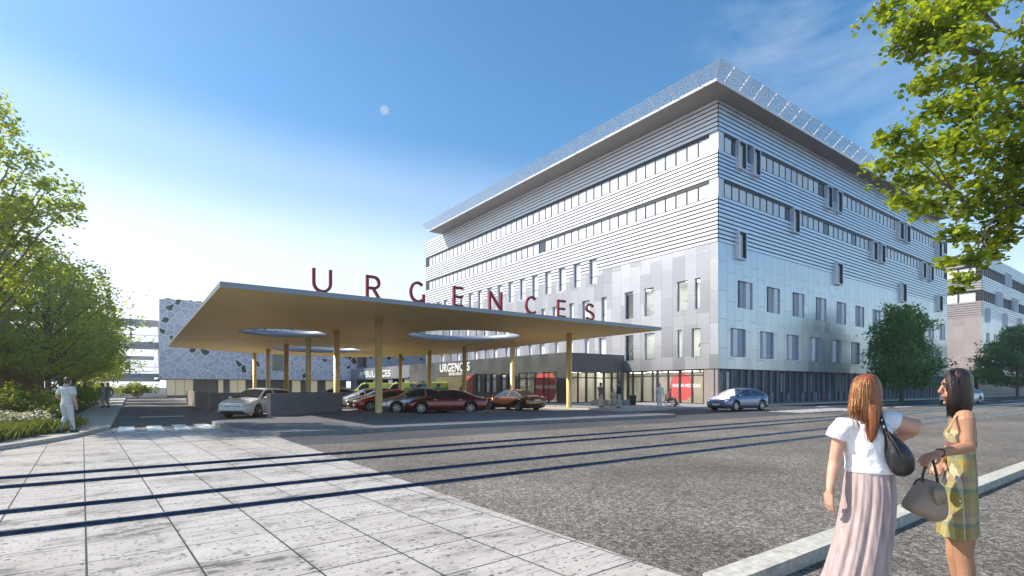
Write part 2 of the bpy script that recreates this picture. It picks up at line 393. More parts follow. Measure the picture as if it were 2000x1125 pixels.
M['fascia'] = mat('grey_metal_fascia', (.26, .27, .31), .4, .5, var=.06, scale=1)
M['ring'] = mat('polished_ring_liner', (.30, .315, .37), .4, .15, var=.08, scale=.5)
M['roofgrey'] = mat('grey_roof_membrane', (.36, .36, .37), .85, var=.1, scale=1, sp='world')
M['red'] = mat('red_letter_paint', (.25, .012, .02), .5, 0, var=.1)
M['reddecal'] = mat('red_window_film', (.58, .085, .08), .5, 0, var=.06, scale=1)
M['wlet'] = mat('white_letters', (.85, .85, .85), .45, var=.03)
M['cream'] = mat('cream_interior', (.66, .64, .56), .8, var=.12, scale=.6, sp='world')
M['creamw'] = mat('white_interior', (.80, .80, .76), .8, var=.08, scale=.6, sp='world')
M['lamp'] = mat_emit('ceiling_light_panel', (1, .95, .86), 6.0)
M['lampw'] = mat_emit('ceiling_light_panel_white', (1, .98, .95), 6.5)
M['lampa'] = mat_emit('lobby_light_panel', (1, .95, .86), 7.5)
M['slatblue'] = m_slat('blue_grey_louvres', (.030, .038, .062), (.085, .105, .15), 'Z', 4.6, .22, .35, .4)
M['fin'] = mat('steel_fin', (.33, .37, .44), .35, .6, var=.15, scale=1)
M['perf'] = m_screen('perforated_film', 9.0, .16, (.72, .75, .76))
M['brownwall'] = mat('taupe_render', (.30, .25, .23), .8, var=.12, scale=.8, sp='world')
M['greywall'] = mat('board_marked_concrete', (.17, .17, .18), .8, var=.12, scale=1.3, bump=.2, bscale=14, sp='world', stretch=(1, 1, 4))
M['clad_2'] = m_clad('shade_tinted_panels', (.42, .37, .37), .2, .5, 'y', 1.6, 2.4, .07, .5)  # brown tint carries the shade and reflection on the end wall
M['board_2'] = mat('shade_tinted_boards', (.42, .38, .39), .5, .1, var=.06, scale=.7, sp='world')  # boards coloured for the same shade as the end wall panels
M['steel'] = mat('painted_steel', (.36, .37, .42), .4, .3, var=.08)
M['timber'] = mat('larch_slats', (.42, .25, .11), .7, var=.3, scale=2.0, stretch=(8, 8, .5), bump=.2)
M['timberd'] = mat('dark_timber_wall', (.16, .115, .085), .8, var=.25, scale=2, stretch=(6, 6, .5))
M['louvre'] = mat('grey_louvres', (.30, .31, .34), .5, .3, var=.1)
M['bark'] = mat('grey_brown_bark', (.19, .155, .115), .9, var=.4, scale=9, bump=.8, bscale=25, stretch=(2, 2, .5))
# ================================================================ SETTING
def inset(poly, d):
    n = len(poly); out = []
    area = sum(poly[i][0]*poly[(i+1) % n][1]-poly[(i+1) % n][0]*poly[i][1] for i in range(n))
    sg = 1 if area > 0 else -1
    for i in range(n):
        p0, p1, p2 = Vector(poly[i-1]), Vector(poly[i]), Vector(poly[(i+1) % n])
        a = (p1-p0).normalized(); b = (p2-p1).normalized()
        na = Vector((-a.y, a.x))*sg; nb = Vector((-b.y, b.x))*sg
        k = (na+nb); k /= max(.3, k.length_squared/2)
        out.append((p1.x+k.x*d, p1.y+k.y*d))
    return out
def sheet(name, poly, z, m):
    return MB().add([(x, y, z) for x, y in poly], [tuple(range(len(poly)))]).build(name, M[m], kind='structure')
def kerbed(name, poly, z, top, kw=.18, km='kerb'):
    MB().prism(poly, -.05, z).build('kerb', M[km], kind='structure')
    MB().prism(inset(poly, kw), -.04, z+.004).build(name, M[top], kind='structure')
sheet('ground', [(-1500, -1500), (1500, -1500), (1500, 1500), (-1500, 1500)], -.016, 'asphalt')
sheet('road', [(-.65, 14.2), (400, 14.2), (400, 96), (-.65, 96)], -.008, 'asphalt')
sheet('parking_court', [(4.4, 24.0), (24.6, 23.0), (31, 44), (31, 91), (4.4, 91)], .0, 'court')
sheet('tram_lane', [(3.0, -40), (300, -40), (300, 14.5), (3.0, 14.5)], -.001, 'gravel')
sheet('access_road', [(-.8, 24.3), (4.4, 24.3), (4.4, 95), (-.8, 95)], 0.0, 'ramp')
sheet('paved_crossing', [(-60, -40), (3.65, -40), (3.65, 18.5), (2.6, 24.6), (-.6, 24.6), (-60, 24.6)], .004, 'paving')
isl = [(2.66, 24.7), (2.68, 20.9), (2.80, 19.2), (3.16, 18.15), (3.75, 17.55), (4.6, 17.42), (12, 17.28), (22.0, 16.85), (22.75, 16.95), (22.9, 17.6), (22.6, 23.7), (12.2, 24.9), (11.7, 29.2), (10.6, 31.0), (9.9, 31.2), (5.0, 26.5)]
M['kerbd'] = mat('shade_darkened_kerb_stone', (.24, .235, .235), .8, var=.25, scale=10, bump=.3, bscale=50, sp='world')  # kerb copy darkened for the shade on its street face
kerbed('traffic_island', isl, .15, 'island', .18, 'kerbd')
kerbed('entrance_plaza', [(24.6, 40), (24.6, 24.4), (24.95, 23.4), (25.7, 22.8), (26.8, 22.6), (190, 22.6), (190, 60), (33, 60), (29.6, 44)], .12, 'slabs')
kerbed('sidewalk', [(-.65, 95), (-.65, 24.4), (-1.37, 20.8), (-2.0, 19), (-2.61, 17.7), (-5.2, 12.0), (-9.5, 5), (-40, 5), (-40, 95)], .12, 'walkslab', .30)
MB().prism([(-2.4, 80), (-2.3, 30), (-1.75, 25.5), (-1.85, 23.2), (-2.9, 20.6), (-3.2, 18.9), (-5.9, 13.5), (-13, 9), (-13, 80)], .05, .17).build('planting_bed', M['soil'], kind='structure')
MB().box(3.55, 120, 2.17, 2.40, -.05, .12).build('kerb', M['kerb'], kind='structure')
zc = MB()
for x0 in (-.42, .45, 1.28, 2.05): zc.add([(x0, 22.2, .009), (x0+.5, 22.2, .009), (x0+.5, 25.6, .009), (x0, 25.6, .009)], [(0, 1, 2, 3)])
zc.add([(.3, 32.6, .006), (2.3, 32.6, .006), (2.3, 33.3, .006), (.3, 33.3, .006)], [(0, 1, 2, 3)])
for i in range(9):
    x = 33+i*1.05
    zc.add([(x, 15.4, -.003), (x+.5, 15.4, -.003), (x+.5, 17.6, -.003), (x, 17.6, -.003)], [(0, 1, 2, 3)])
for x0, x1, y in ((38, 46, 15.2), (47.5, 58, 15.2), (60, 74, 15.2), (44, 62, 19.3), (66, 92, 18.6), (78, 120, 15.0)): zc.add([(x0, y, -.003), (x1, y, -.003), (x1, y+.35, -.003), (x0, y+.35, -.003)], [(0, 1, 2, 3)])
zc.add([(5.4, 18.9, .158), (7.6, 18.9, .158), (7.2, 23.5, .158), (4.6, 23.5, .158)], [(0, 1, 2, 3)]) if False else None
zc.build('road_marking', M['paint'], kind='structure')
rl = [('farthest', 12.15), ('second farthest', 11.02), ('second nearest', 8.82), ('nearest', 7.52)]
for nm, y in rl:
    b = MB(); n = 8
    prof = [(-.042, 0), (-.039, .028), (-.024, .046), (0, .052), (.024, .046), (.039, .028), (.042, 0)]
    b.rings([[(-70, y+p, z) for p, z in prof], [(200, y+p, z) for p, z in prof]], cap=False, closed=False)
    o = b.build('tram_rail', M['rail'], base=(10, y, 0))
    MB().box(-70, 200, y-.004, y+.016, .0505, .0545).build('rail_highlight', M['railglint'], o)  # thin bright strip added to draw a highlight line on the rail
    tag(o, 'dark blue steel tram rail, the %s of the four from the two women' % nm, 'rail', 'tram rails crossing the street')

# ================================================================ MAIN HOSPITAL BLOCK
BX, BY = 38.83, 24.84
LL, LR = 52.7, 58.1
ZB, ZP, ZT = 3.08, 13.47, 25.13
class Face:
    def __init__(s, ox, oy, kind): s.ox, s.oy, s.k = ox, oy, kind
    def p(s, a, z, o=0.0):
        return (s.ox-o, s.oy+a, z) if s.k == 'l' else (s.ox+a, s.oy-o, z)
    def box(s, b, a0, a1, z0, z1, o0, o1):
        q = [s.p(a, z, o) for a in (a0, a1) for z in (z0, z1) for o in (o0, o1)]
        lo = [min(v[i] for v in q) for i in range(3)]; hi = [max(v[i] for v in q) for i in range(3)]
        b.box(lo[0], hi[0], lo[1], hi[1], lo[2], hi[2])
    def rect(s, b, a0, a1, z0, z1, o=0.0):
        q = [s.p(a0, z0, o), s.p(a1, z0, o), s.p(a1, z1, o), s.p(a0, z1, o)]
        b.quad(*(q if s.k == 'r' else q[::-1]))
def wall_cells(b, F, a0, a1, z0, z1, ops, o=0.0):
    A = sorted(set([a0, a1]+[min(max(v, a0), a1) for q in ops for v in q[:2]]))
    Z = sorted(set([z0, z1]+[min(max(v, z0), z1) for q in ops for v in q[2:4]]))
    for j in range(len(Z)-1):
        run = None
        for i in range(len(A)-1):
            cx, cz = (A[i]+A[i+1])/2, (Z[j]+Z[j+1])/2
            free = not any(q[0] < cx < q[1] and q[2] < cz < q[3] for q in ops)
            if free and run is None: run = A[i]
            if run is not None and (not free or i == len(A)-2):
                e = A[i+1] if free else A[i]
                F.rect(b, run, e, Z[j], Z[j+1], o); run = None
def reveal(b, F, q, depth):
    a0, a1, z0, z1 = q
    for (p, r) in (((a0, z0), (a0, z1)), ((a1, z1), (a1, z0)), ((a0, z1), (a1, z1)), ((a1, z0), (a0, z0))):
        b.quad(F.p(*p, 0), F.p(*r, 0), F.p(*r, -depth), F.p(*p, -depth))
def boards(b, F, a0, a1, z0, z1, pitch, ops, gap=.115):
    n = round((z1-z0)/pitch); pitch = (z1-z0)/n
    for i in range(n):
        c0, c1 = z0+i*pitch+gap, z0+(i+1)*pitch
        cuts = sorted((q[0], q[1]) for q in ops if q[2] < c1-.02 and q[3] > c0+.02)
        s = a0
        for x0, x1 in cuts+[(a1, a1)]:
            if x0 > s+.02: F.box(b, s, min(x0, a1), c0, c1, -.05, .0)
            s = max(s, x1)
HB = thing('hospital_building', 'large silver clad hospital block with two window ribbons and a flared mesh crown', 'hospital building', (BX, BY, 0))
FL, FR = Face(BX, BY, 'l'), Face(BX, BY, 'r')
band = [(21.03, 22.52), (17.28, 18.68)]
# openings
opL = [(26.53, 27.05, 8.2, 10.8), (27.76, 28.87, 8.2, 10.8), (31.35, 32.52, 8.15, 10.75), (33.8, 34.92, 8.15, 10.75),
       (26.49, 27.4, 4.1, 6.55), (28.32, 28.87, 4.1, 6.55), (31.3, 32.52, 4.1, 6.55), (33.8, 34.92, 4.1, 6.55)]
for k in range(16): opL.append((38.65+2.435*k, 39.77+2.435*k, 12.3, 14.9))
for k in range(15):
    y = 37.3+2.435*k
    opL.append((y, y+(.75 if k % 2 == 0 else 1.15), 8.15, 10.7)); opL.append((y+.1, y+(.8 if k % 2 else 1.15), 4.1, 6.6))
opL = [(a-BY, b-BY, c, d) for a, b, c, d in opL if b-BY < LL-.5]
opR = [(41.7+4.71*k-BX, 44.05+4.71*k-BX, 8.33, 10.65) for k in range(12)]+[(40.62+4.69*k-BX, 42.95+4.69*k-BX, 4.12, 6.53) for k in range(12)]
opR = [q for q in opR if q[1] < LR-.4]
w = MB()
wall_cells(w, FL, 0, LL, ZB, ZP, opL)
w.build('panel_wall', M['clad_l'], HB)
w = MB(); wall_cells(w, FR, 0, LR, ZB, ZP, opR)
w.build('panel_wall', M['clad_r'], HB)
w = MB()                                              # dark backing behind the boards, back walls, roof deck
for F, LN, ops in ((FL, LL, opL), (FR, LR, opR)):
    wall_cells(w, F, 0.06, LN, ZP, ZT-.02, [q for q in ops if q[3] > ZP]+[(1.0 if F is FR else .8, LN-1.0, a, b) for a, b in band], -.056)
w.quad((BX+LR, BY, 0), (BX+LR, BY+LL, 0), (BX+LR, BY+LL, ZT), (BX+LR, BY, ZT))
w.quad((BX, BY+LL, 0), (BX+LR, BY+LL, 0), (BX+LR, BY+LL, ZT), (BX, BY+LL, ZT))
w.build('backing_wall', M['dark'], HB)
for F, LN, ops, mt in ((FL, LL, opL, 'board_l'), (FR, LR, opR, 'board_r')):
    b = MB()
    boards(b, F, 0, LN, ZP-.06, band[1][0]-.02, .35, ops); boards(b, F, 0, LN, band[1][1]+.02, band[0][0]-.02, .35, ops)
    boards(b, F, 0, LN, band[0][1]+.02, ZT, .36, ops)
    b.build('board_cladding', M[mt], HB)
for z0, z1 in band:
    MB().prism([(BX-.02, BY-.02), (BX+.78, BY-.02), (BX+.78, BY+.05), (BX+.04, BY+.05), (BX+.04, BY+.78), (BX-.02, BY+.78)], z0-.02, z1+.02).build('corner_post', M['board_l'], HB)
# ribbon windows: frame with every pane its own sub-part (the 100 largest), the far rest as one
boxR = [(41.44, 42.62, 20.04, 22.44), (43.75, 44.89, 20.04, 22.44), (57.8, 58.97, 20.0, 22.3), (60.05, 61.3, 20.0, 22.3), (77.5, 78.9, 20.03, 22.3), (79.8, 81.2, 20.03, 22.3), (92.1, 93.6, 19.95, 22.25),
        (50.77, 51.99, 16.26, 18.6), (69.35, 70.65, 16.27, 18.5), (71.74, 73.0, 16.27, 18.5), (85.76, 87.1, 16.15, 18.4), (88.9, 90.1, 16.15, 18.4),
        (41.4, 42.63, 12.4, 14.8), (59.95, 61.4, 12.4, 14.7), (78.3, 79.9, 12.3, 14.7), (92.2, 93.9, 12.3, 14.6)]
pane_jobs = []
for F, LN, st in ((FL, LL, .8), (FR, LR, 1.0)):
    for z0, z1 in band:
        f = MB(); F.box(f, st, LN-1.0, z1-.16, z1, -.30, -.02); F.box(f, st, LN-1.0, z0, z0+.05, -.30, -.02)
        n = int((LN-1.0-st)/1.115); pw = (LN-1.0-st)/n
        for i in range(n+1):
            a = st+i*pw; F.box(f, a-.055, a+.055, z0+.05, z1-.16, -.18, -.07)
        rb = f.build('ribbon_window', M['black'], HB)
        for i in range(n):
            hid = F is FR and any(q[0]-BX-.6 < st+(i+.5)*pw < q[1]-BX+.5 and q[2] < z1-1 < q[3] for q in boxR)
            pane_jobs.append((i, F, rb, st+i*pw+.055, st+(i+1)*pw-.055, z0+.05, z1-.16, 'paneD' if hid or random.random() < .03 else 'pane%d' % random.choice([0, 0, 1, 1, 2, 3])))
pane_jobs.sort(key=lambda j: j[0]); rest = MB()
for k, (i, F, rb, a0, a1, z0, z1, mt) in enumerate(pane_jobs):
    if k < 100:
        b = MB(); F.box(b, a0, a1, z0, z1, -.14, -.11); b.build('pane', M[mt], rb)
    else: F.box(rest, a0, a1, z0, z1, -.14, -.11)
rest.build('pane', M['pane0'], HB, kind='stuff')
# lower windows
def cellwin(F, q, parent, depth, kind, lit):
    a0, a1, z0, z1 = q
    r = MB(); reveal(r, F, q, depth); o = r.build('window', M['reveal'], parent)
    f = MB(); t = .055
    F.box(f, a0, a0+t, z0, z1, -depth, -depth+.06); F.box(f, a1-t, a1, z0, z1, -depth, -depth+.06)
    F.box(f, a0+t, a1-t, z1-t, z1, -depth, -depth+.06); F.box(f, a0+t, a1-t, z0, z0+t, -depth, -depth+.06)
    if kind == 'l' and not lit: F.box(f, a0+t, a1-t, z0+.75, z0+.80, -depth, -depth+.05)
    f.build('window_frame', M['black'], o)
    g = MB(); F.box(g, a0+t, a1-t, z0+t, z1-t, -depth+.005, -depth+.02)
    g.build('pane', M['glass'] if lit else M[random.choice(['pane1', 'pane0', 'pane3', 'pane1'])] if kind == 'l' else M['pane2'], o)
    if kind == 'r':
        x = a0+(a1-a0)*(.60 if z0 > 7 else .22)
        p = MB(); F.box(p, a0+t, a0+t+.22, z0+t, z1-t, -depth+.022, -depth+.05); p.build('dark_sash', M['paneD'], o)
        p = MB(); F.box(p, x, x+.62, z0+t, z1-t, -depth+.06, -.06); p.build('fin_panel', M['white'], o)
        x2 = a0+(a1-a0)*(.24 if z0 > 7 else .56)
        p = MB(); F.box(p, x2, x2+(.62 if z0 > 7 else .82), z0+t, z1-t, -depth+.06, -.16); p.build('shutter_panel', M['shutter'], o)
for q in opL: cellwin(FL, q, HB, .30, 'l', q[0] < 11 and q[2] < 12)
for q in opR: cellwin(FR, q, HB, .42, 'r', False)
for x0, x1, z0, z1 in boxR:
    b = MB(); a0, a1 = x0-BX, x1-BX; t = .09; O = .32
    FR.box(b, a0, a0+t, z0, z1, -.10, O); FR.box(b, a1-t, a1, z0, z1, -.10, O); FR.box(b, a0+t, a1-t, z1-t, z1, -.10, O); FR.box(b, a0+t, a1-t, z0, z0+t, -.10, O)
    o = b.build('window_box', M['board_r'], HB)
    b = MB(); FR.box(b, a0+t, a1-t, z0+t, z1-t, .02, .05); b.build('pane', M['pane%d' % random.choice([0, 1])], o)
    b = MB(); FR.box(b, a1-t-.14, a1-t-.004, z0+t, z1-t, .055, O-.04); FR.box(b, a0+t, a1-t-.15, z1-t-.1, z1-t-.004, .055, O-.04); b.build('shade_blade', M['black'], o)
# lit interior behind the eight near windows and the ground-floor shopfront
b = MB()
IX = BX+3.4
for z in (3.9, 8.0): b.box(BX+.45, IX, BY+1.0, BY+12.5, z-.2, z)
b.box(BX+.45, IX, BY+1.0, BY+12.5, 6.9, 7.0); b.box(BX+.45, IX, BY+1.0, BY+12.5, 11.1, 11.2)
b.quad((IX, BY+.5, 0), (IX, BY+12.5, 0), (IX, BY+12.5, 11.2), (IX, BY+.5, 11.2))
b.build('interior', M['creamw'], HB)
b = MB()
for z in (6.86, 11.06):
    for y in (26.6, 28.6, 31.7, 34.3): b.box(BX+1.2, BX+2.6, y-.5, y+.5, z-.02, z)
b.build('ceiling_lamp', M['lampw'], HB)
# ground floor
b = MB()
b.box(BX+.02, BX+LR, BY+.35, BY+.40, .0, ZB-.004)      # louvred base wall set back behind the panels
b.build('louvred_base', M['slatblue'], HB)
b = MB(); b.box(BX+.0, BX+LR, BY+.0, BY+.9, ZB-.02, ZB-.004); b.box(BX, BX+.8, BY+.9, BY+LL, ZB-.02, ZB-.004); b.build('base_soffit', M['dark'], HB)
fin = 0
x = BX+.9
while x < BX+LR-.3:
    wv = .035 if random.random() < .5 else .06
    bb = MB().box(x, x+wv, BY+.16, BY+.34, .12, ZB-.03)
    if fin < 60: bb.build('facade_fin', M['fin'], HB); fin += 1
    x += .95+random.random()*.55
for i, x in enumerate((39.35, 40.55, 49.6, 54.2, 55.5, 58.3, 61.6, 62.9, 66.2, 69.8, 71.2)):
    MB().box(x, x+(.42 if i < 2 else .2), BY+.325, BY+.335, 1.1, 2.85).build('perforated_film', M['perf'], HB)
b = MB()
for i in range(16): b.box(BX+.05, BX+LR, BY+.335, BY+.347, .25+i*.18, .262+i*.18)
b.build('louvre_rail', M['fin'], HB)
# pier at the corner, shopfront on the left face
MB().box(BX+.06, BX+.36, BY+.06, BY+1.35, 0, ZB-.02).build('corner_pier', M['brownwall'], HB)
def shopfront(parent, F, a0, a1, muls, ztop, zt, dset, door=None):
    f = MB()
    F.box(f, a0, a1, ztop-.07, ztop, -dset-.06, -dset+.02); F.box(f, a0, a1, zt-.045, zt+.045, -dset-.06, -dset+.02); F.box(f, a0, a1, .12, .2, -dset-.06, -dset+.02)
    for a, wd in muls: F.box(f, a-wd/2, a+wd/2, .2, ztop-.07, -dset-.08, -dset+.05)
    o = f.build('shopfront', M['frame'], parent)
    g = MB(); F.box(g, a0, a1, .2, ztop-.07, -dset-.02, -dset-.01); g.build('pane', M['glass'], o)
    return o
dls = [onp-BY for onp in (26.3, 27.5, 28.75, 30.0, 31.2, 31.75, 33.0, 34.1, 34.75)]
SF = shopfront(HB, FL, 1.35, 10.1, [(d, .16 if i % 2 else .24) for i, d in enumerate(dls)], ZB-.03, 2.55, .30)
# cream room behind the shopfront
b = MB()
b.quad((BX+3.2, BY+.4, .12), (BX+3.2, BY+12.4, .12), (BX+3.2, BY+12.4, 3.0), (BX+3.2, BY+.4, 3.0))
b.quad((BX+.5, BY+1.3, .13), (BX+3.2, BY+1.3, .13), (BX+3.2, BY+12.4, .13), (BX+.5, BY+12.4, .13))
b.quad((BX+.5, BY+.9, .12), (BX+3.2, BY+.9, .12), (BX+3.2, BY+.9, 3.0), (BX+.5, BY+.9, 3.0))
b.quad((BX+.5, BY+12.4, .12), (BX+3.2, BY+12.4, .12), (BX+3.2, BY+12.4, 3.0), (BX+.5, BY+12.4, 3.0))
b.quad((BX+.5, BY+1.3, 2.98), (BX+3.2, BY+1.3, 2.98), (BX+3.2, BY+12.4, 2.98), (BX+.5, BY+12.4, 2.98))
b.build('waiting_room', M['cream'], HB)
b = MB()
for y in (26.6, 28.6, 30.6, 32.6, 34.6): b.box(BX+1.0, BX+2.2, y-.45, y+.45, 2.93, 2.96)
b.build('ceiling_lamp', M['lamp'], HB)
# text helper
def text_mesh(name, body, mt, size, loc, rot, parent=None, ext=.02, sx=1.0, off=0.0, align='CENTER', spacing=1.0):
    cu = bpy.data.curves.new(name, 'FONT'); cu.body = body; cu.size = size; cu.align_x = align; cu.extrude = ext; cu.offset = off; cu.space_character = spacing
    t = bpy.data.objects.new(name, cu); COL.objects.link(t); bpy.context.view_layer.update()
    dg = bpy.context.evaluated_depsgraph_get()
    me = bpy.data.meshes.new_from_object(t.evaluated_get(dg)); bpy.data.objects.remove(t)
    me.materials.clear(); me.materials.append(M[mt])
    me.transform(Matrix.Translation(loc) @ Matrix.Rotation(rot, 4, 'Z') @ Matrix.Rotation(PI/2, 4, 'X') @ Matrix.Diagonal((sx, 1, 1, 1)))
    if parent:
        r = parent
        while r.parent: r = r.parent
        me.transform(Matrix.Translation(-BASE[r.name]))
    o = bpy.data.objects.new(name, me); COL.objects.link(o)
    if parent: o.parent = parent
    return o
def decal_disc(parent, F, a, z, r, o, clip, mt='reddecal', name='red_disc'):
    b = MB(); n = 40; pts = []
    for k in range(n):
        t = 2*PI*k/n; pts.append(F.p(min(max(a+r*math.cos(t), clip[0]), clip[1]), min(max(z+r*math.sin(t), clip[2]), clip[3]), o))
    b.add(pts, [tuple(range(n))]); return b.build(name, M[mt], parent)
RL = -PI/2                                       # lettering that faces -X
decal_disc(SF, FL, 3.72, 1.55, 1.22, -.285, (1.36, 8, .22, 2.9))
text_mesh('lettering', 'MAISON MEDICALE', 'wlet', .40, (BX+.27, BY+3.25, 1.55), RL, SF, .004, .82, .012)
# crown: overhang with soffit, fascia and the flared perforated screen
OX, OY, OXE, OYE, ZO = BX-2.4, BY-1.4, 92.5, 72.0, 25.16
MB().box(OX+.02, OXE, OY+.02, OYE, ZO, ZO+.14).build('overhang_soffit', M['soffit'], HB)
MB().box(OX-.03, OXE, OY-.03, OY+.02, ZO-.02, ZO+.17).box(OX-.03, OX+.02, OY+.02, OYE, ZO-.02, ZO+.17).build('fascia', M['white'], HB)
MB().box(BX+1, BX+LR-1, BY+1, BY+LL-1, ZO+.15, ZO+.3).build('roof_deck', M['roofgrey'], HB)
fo, fz = .92, .78; z0 = ZO+.17
b = MB().quad((OX, OYE, z0), (OX, OY, z0), (OX-fo, OY-fo, z0+fz), (OX-fo, OYE+.4, z0+fz)); b.build('mesh_screen', M['screen'], HB)
b = MB().quad((OX, OY, z0), (OXE, OY, z0), (OXE+.4, OY-fo, z0+fz), (OX-fo, OY-fo, z0+fz)); b.build('mesh_screen', M['screen'], HB)
for k in range(1, 24):
    y = OY-.6+k*2.1
    if y < OYE: MB().bar((OX, y, z0), (OX-fo, y+.1, z0+fz), .05).build('screen_post', M['white'], HB)
for k in range(1, 27):
    x = OX+1.0+(k-1)*2.1
    if x < OXE: MB().bar((x, OY, z0), (x, OY-fo, z0+fz), .05).build('screen_post', M['white'], HB)

# ================================================================ DARK ENTRANCE BUILDING AND AMBULANCE BAY
AX, AY, AZ = 31.3, 35.0, 4.66
EB = thing('entrance_building', 'low anthracite clad emergency entrance building under the gold canopy', 'entrance building', (AX, AY, 0))
FA, FB = Face(AX, AY, 'l'), Face(AX, AY, 'r')
AL, AR = 32.6, BX-AX-.01
# openings in left face (distance from corner): shopfront, paired windows, single, red/mesh screen
opA = [(1.2, 7.2, .12, 2.95), (8.0, 8.9, .95, 2.95), (9.3, 10.2, .95, 2.95), (11.1, 12.0, .95, 2.95), (12.4, 13.2, .95, 2.95), (14.3, 15.0, .95, 2.95)]
w = MB(); wall_cells(w, FA, 0, AL, 0, AZ, opA); w.build('wall', M['annex'], EB)
opB = [(.45, 6.9, .12, 2.95)]
w = MB(); wall_cells(w, FB, 0, AR, 0, AZ, opB); w.build('wall', M['annex_s'], EB)
MB().quad((AX, AY, AZ-.004), (BX, AY, AZ-.004), (BX, AY+AL, AZ-.004), (AX, AY+AL, AZ-.004)).build('roof', M['roofgrey'], EB)
S1 = shopfront(EB, FA, 1.2, 7.2, [(1.28, .16), (2.5, .1), (3.2, .2), (4.55, .2), (5.9, .2), (7.1, .2)], 2.95, 2.4, .10)
S2 = shopfront(EB, FB, .45, 6.9, [(.55, .2), (1.55, .12), (2.6, .2), (3.75, .12), (4.9, .2), (5.95, .2), (6.8, .2)], 2.95, 2.4, .10)
for q in opA[1:]:
    r = MB(); reveal(r, FA, q, .16); o = r.build('window', M['frame'], EB)
    a0, a1, z0, z1 = q; f = MB(); t = .06
    FA.box(f, a0, a0+t, z0, z1, -.16, -.1); FA.box(f, a1-t, a1, z0, z1, -.16, -.1); FA.box(f, a0+t, a1-t, 2.36, 2.44, -.16, -.1); FA.box(f, a0+t, a1-t, z1-t, z1, -.16, -.1); FA.box(f, a0+t, a1-t, z0, z0+t, -.16, -.1)
    f.build('window_frame', M['black'], o)
    g = MB(); FA.box(g, a0+t, a1-t, z0+t, z1-t, -.15, -.14); g.build('pane', M['pane2'], o)
b = MB()
b.quad((AX+4.2, AY+.3, .1), (AX+4.2, AY+9, .1), (AX+4.2, AY+9, 3.0), (AX+4.2, AY+.3, 3.0))
b.quad((AX+.3, AY+9, .1), (AX+4.2, AY+9, .1), (AX+4.2, AY+9, 3.0), (AX+.3, AY+9, 3.0))
b.quad((AX+4.2, AY+4.4, .1), (BX-.1, AY+4.4, .1), (BX-.1, AY+4.4, 3.0), (AX+4.2, AY+4.4, 3.0))
b.quad((BX-.1, AY+.3, .1), (BX-.1, AY+4.4, .1), (BX-.1, AY+4.4, 3.0), (BX-.1, AY+.3, 3.0))
b.quad((AX+.3, AY+.3, .135), (BX-.1, AY+.3, .135), (BX-.1, AY+9, .135), (AX+.3, AY+9, .135)); b.quad((AX+.3, AY+.3, 2.99), (BX-.1, AY+.3, 2.99), (BX-.1, AY+9, 2.99), (AX+.3, AY+9, 2.99))
b.build('lobby', M['cream'], EB)
b = MB()
for x, y in ((AX+1.5, AY+2), (AX+1.5, AY+5), (AX+3.2, AY+1.8), (AX+5.4, AY+1.8), (AX+6.6, AY+3.2)): b.box(x-.45, x+.45, y-.45, y+.45, 2.94, 2.97)
b.build('ceiling_lamp', M['lampa'], EB)
decal_disc(S1, FA, 3.0, 1.55, 1.62, -.085, (1.3, 7.0, .3, 2.88))
text_mesh('lettering', 'MAISON MEDICALE', 'wlet', .46, (AX+.07, AY+2.8, 1.42), RL, S1, .004, .82, .012)
text_mesh('lettering', 'URGENCES', 'wlet', 1.42, (AX-.05, 54.9, 3.42), RL, EB, .05, .98, .022, spacing=1.06)
text_mesh('lettering', 'ENTREE ADULTES', 'wlet', .48, (AX-.04, 54.4, 2.96), RL, EB, .03, .95, .012)
b = MB(); FA.box(b, 18.0, 24.6, .1, 2.85, .03, .05); 
o = b.build('entrance_screen', M['dark'], EB)
b = MB(); FA.box(b, 18.1, 24.5, .15, 2.8, .056, .062)
ms = m_screen('green_gold_film', 5.5, .13, (.36, .33, .16)); b.build('perforated_film', ms, o)
b = MB(); FA.box(b, 15.55, 17.0, .1, 2.85, .03, .06); o = b.build('red_door_panel', M['reddecal'], EB)
b = MB(); FA.box(b, 15.7, 16.85, .3, 2.7, .064, .068); b.build('perforated_film', m_screen('pale_red_film', 6.0, .05, (.75, .4, .36)), o)
BB = thing('ambulance_bay', 'grey clad ambulance bay with dark drive-in openings and white AMBULANCES sign', 'ambulance bay', (AX, 68, 0))
FC = Face(AX, 67.6, 'l')
opC = [(1.6, 5.8, 0, 2.78), (7.4, 12.2, 0, 2.78), (13.4, 21.0, 0, 2.78)]
w = MB(); wall_cells(w, FC, 0.01, 24.2, 0, 4.64, opC, .0); w.quad((AX, 91.8, 0), (AX, 91.8, 4.64), (BX+4, 91.8, 4.64), (BX+4, 91.8, 0)); w.build('wall', M['bay'], BB)
b = MB(); FC.box(b, 0, 24.2, 2.80, 2.98, .0, .22); b.build('bay_lintel', M['fascia'], BB)
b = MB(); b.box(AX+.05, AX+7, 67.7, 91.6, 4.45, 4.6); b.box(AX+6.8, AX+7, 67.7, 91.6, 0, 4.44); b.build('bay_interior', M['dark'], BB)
text_mesh('lettering', 'AMBULANCES', 'wlet', 1.42, (AX-.05, 80.6, 3.15), RL, BB, .05, 1.42, .022, spacing=1.06)

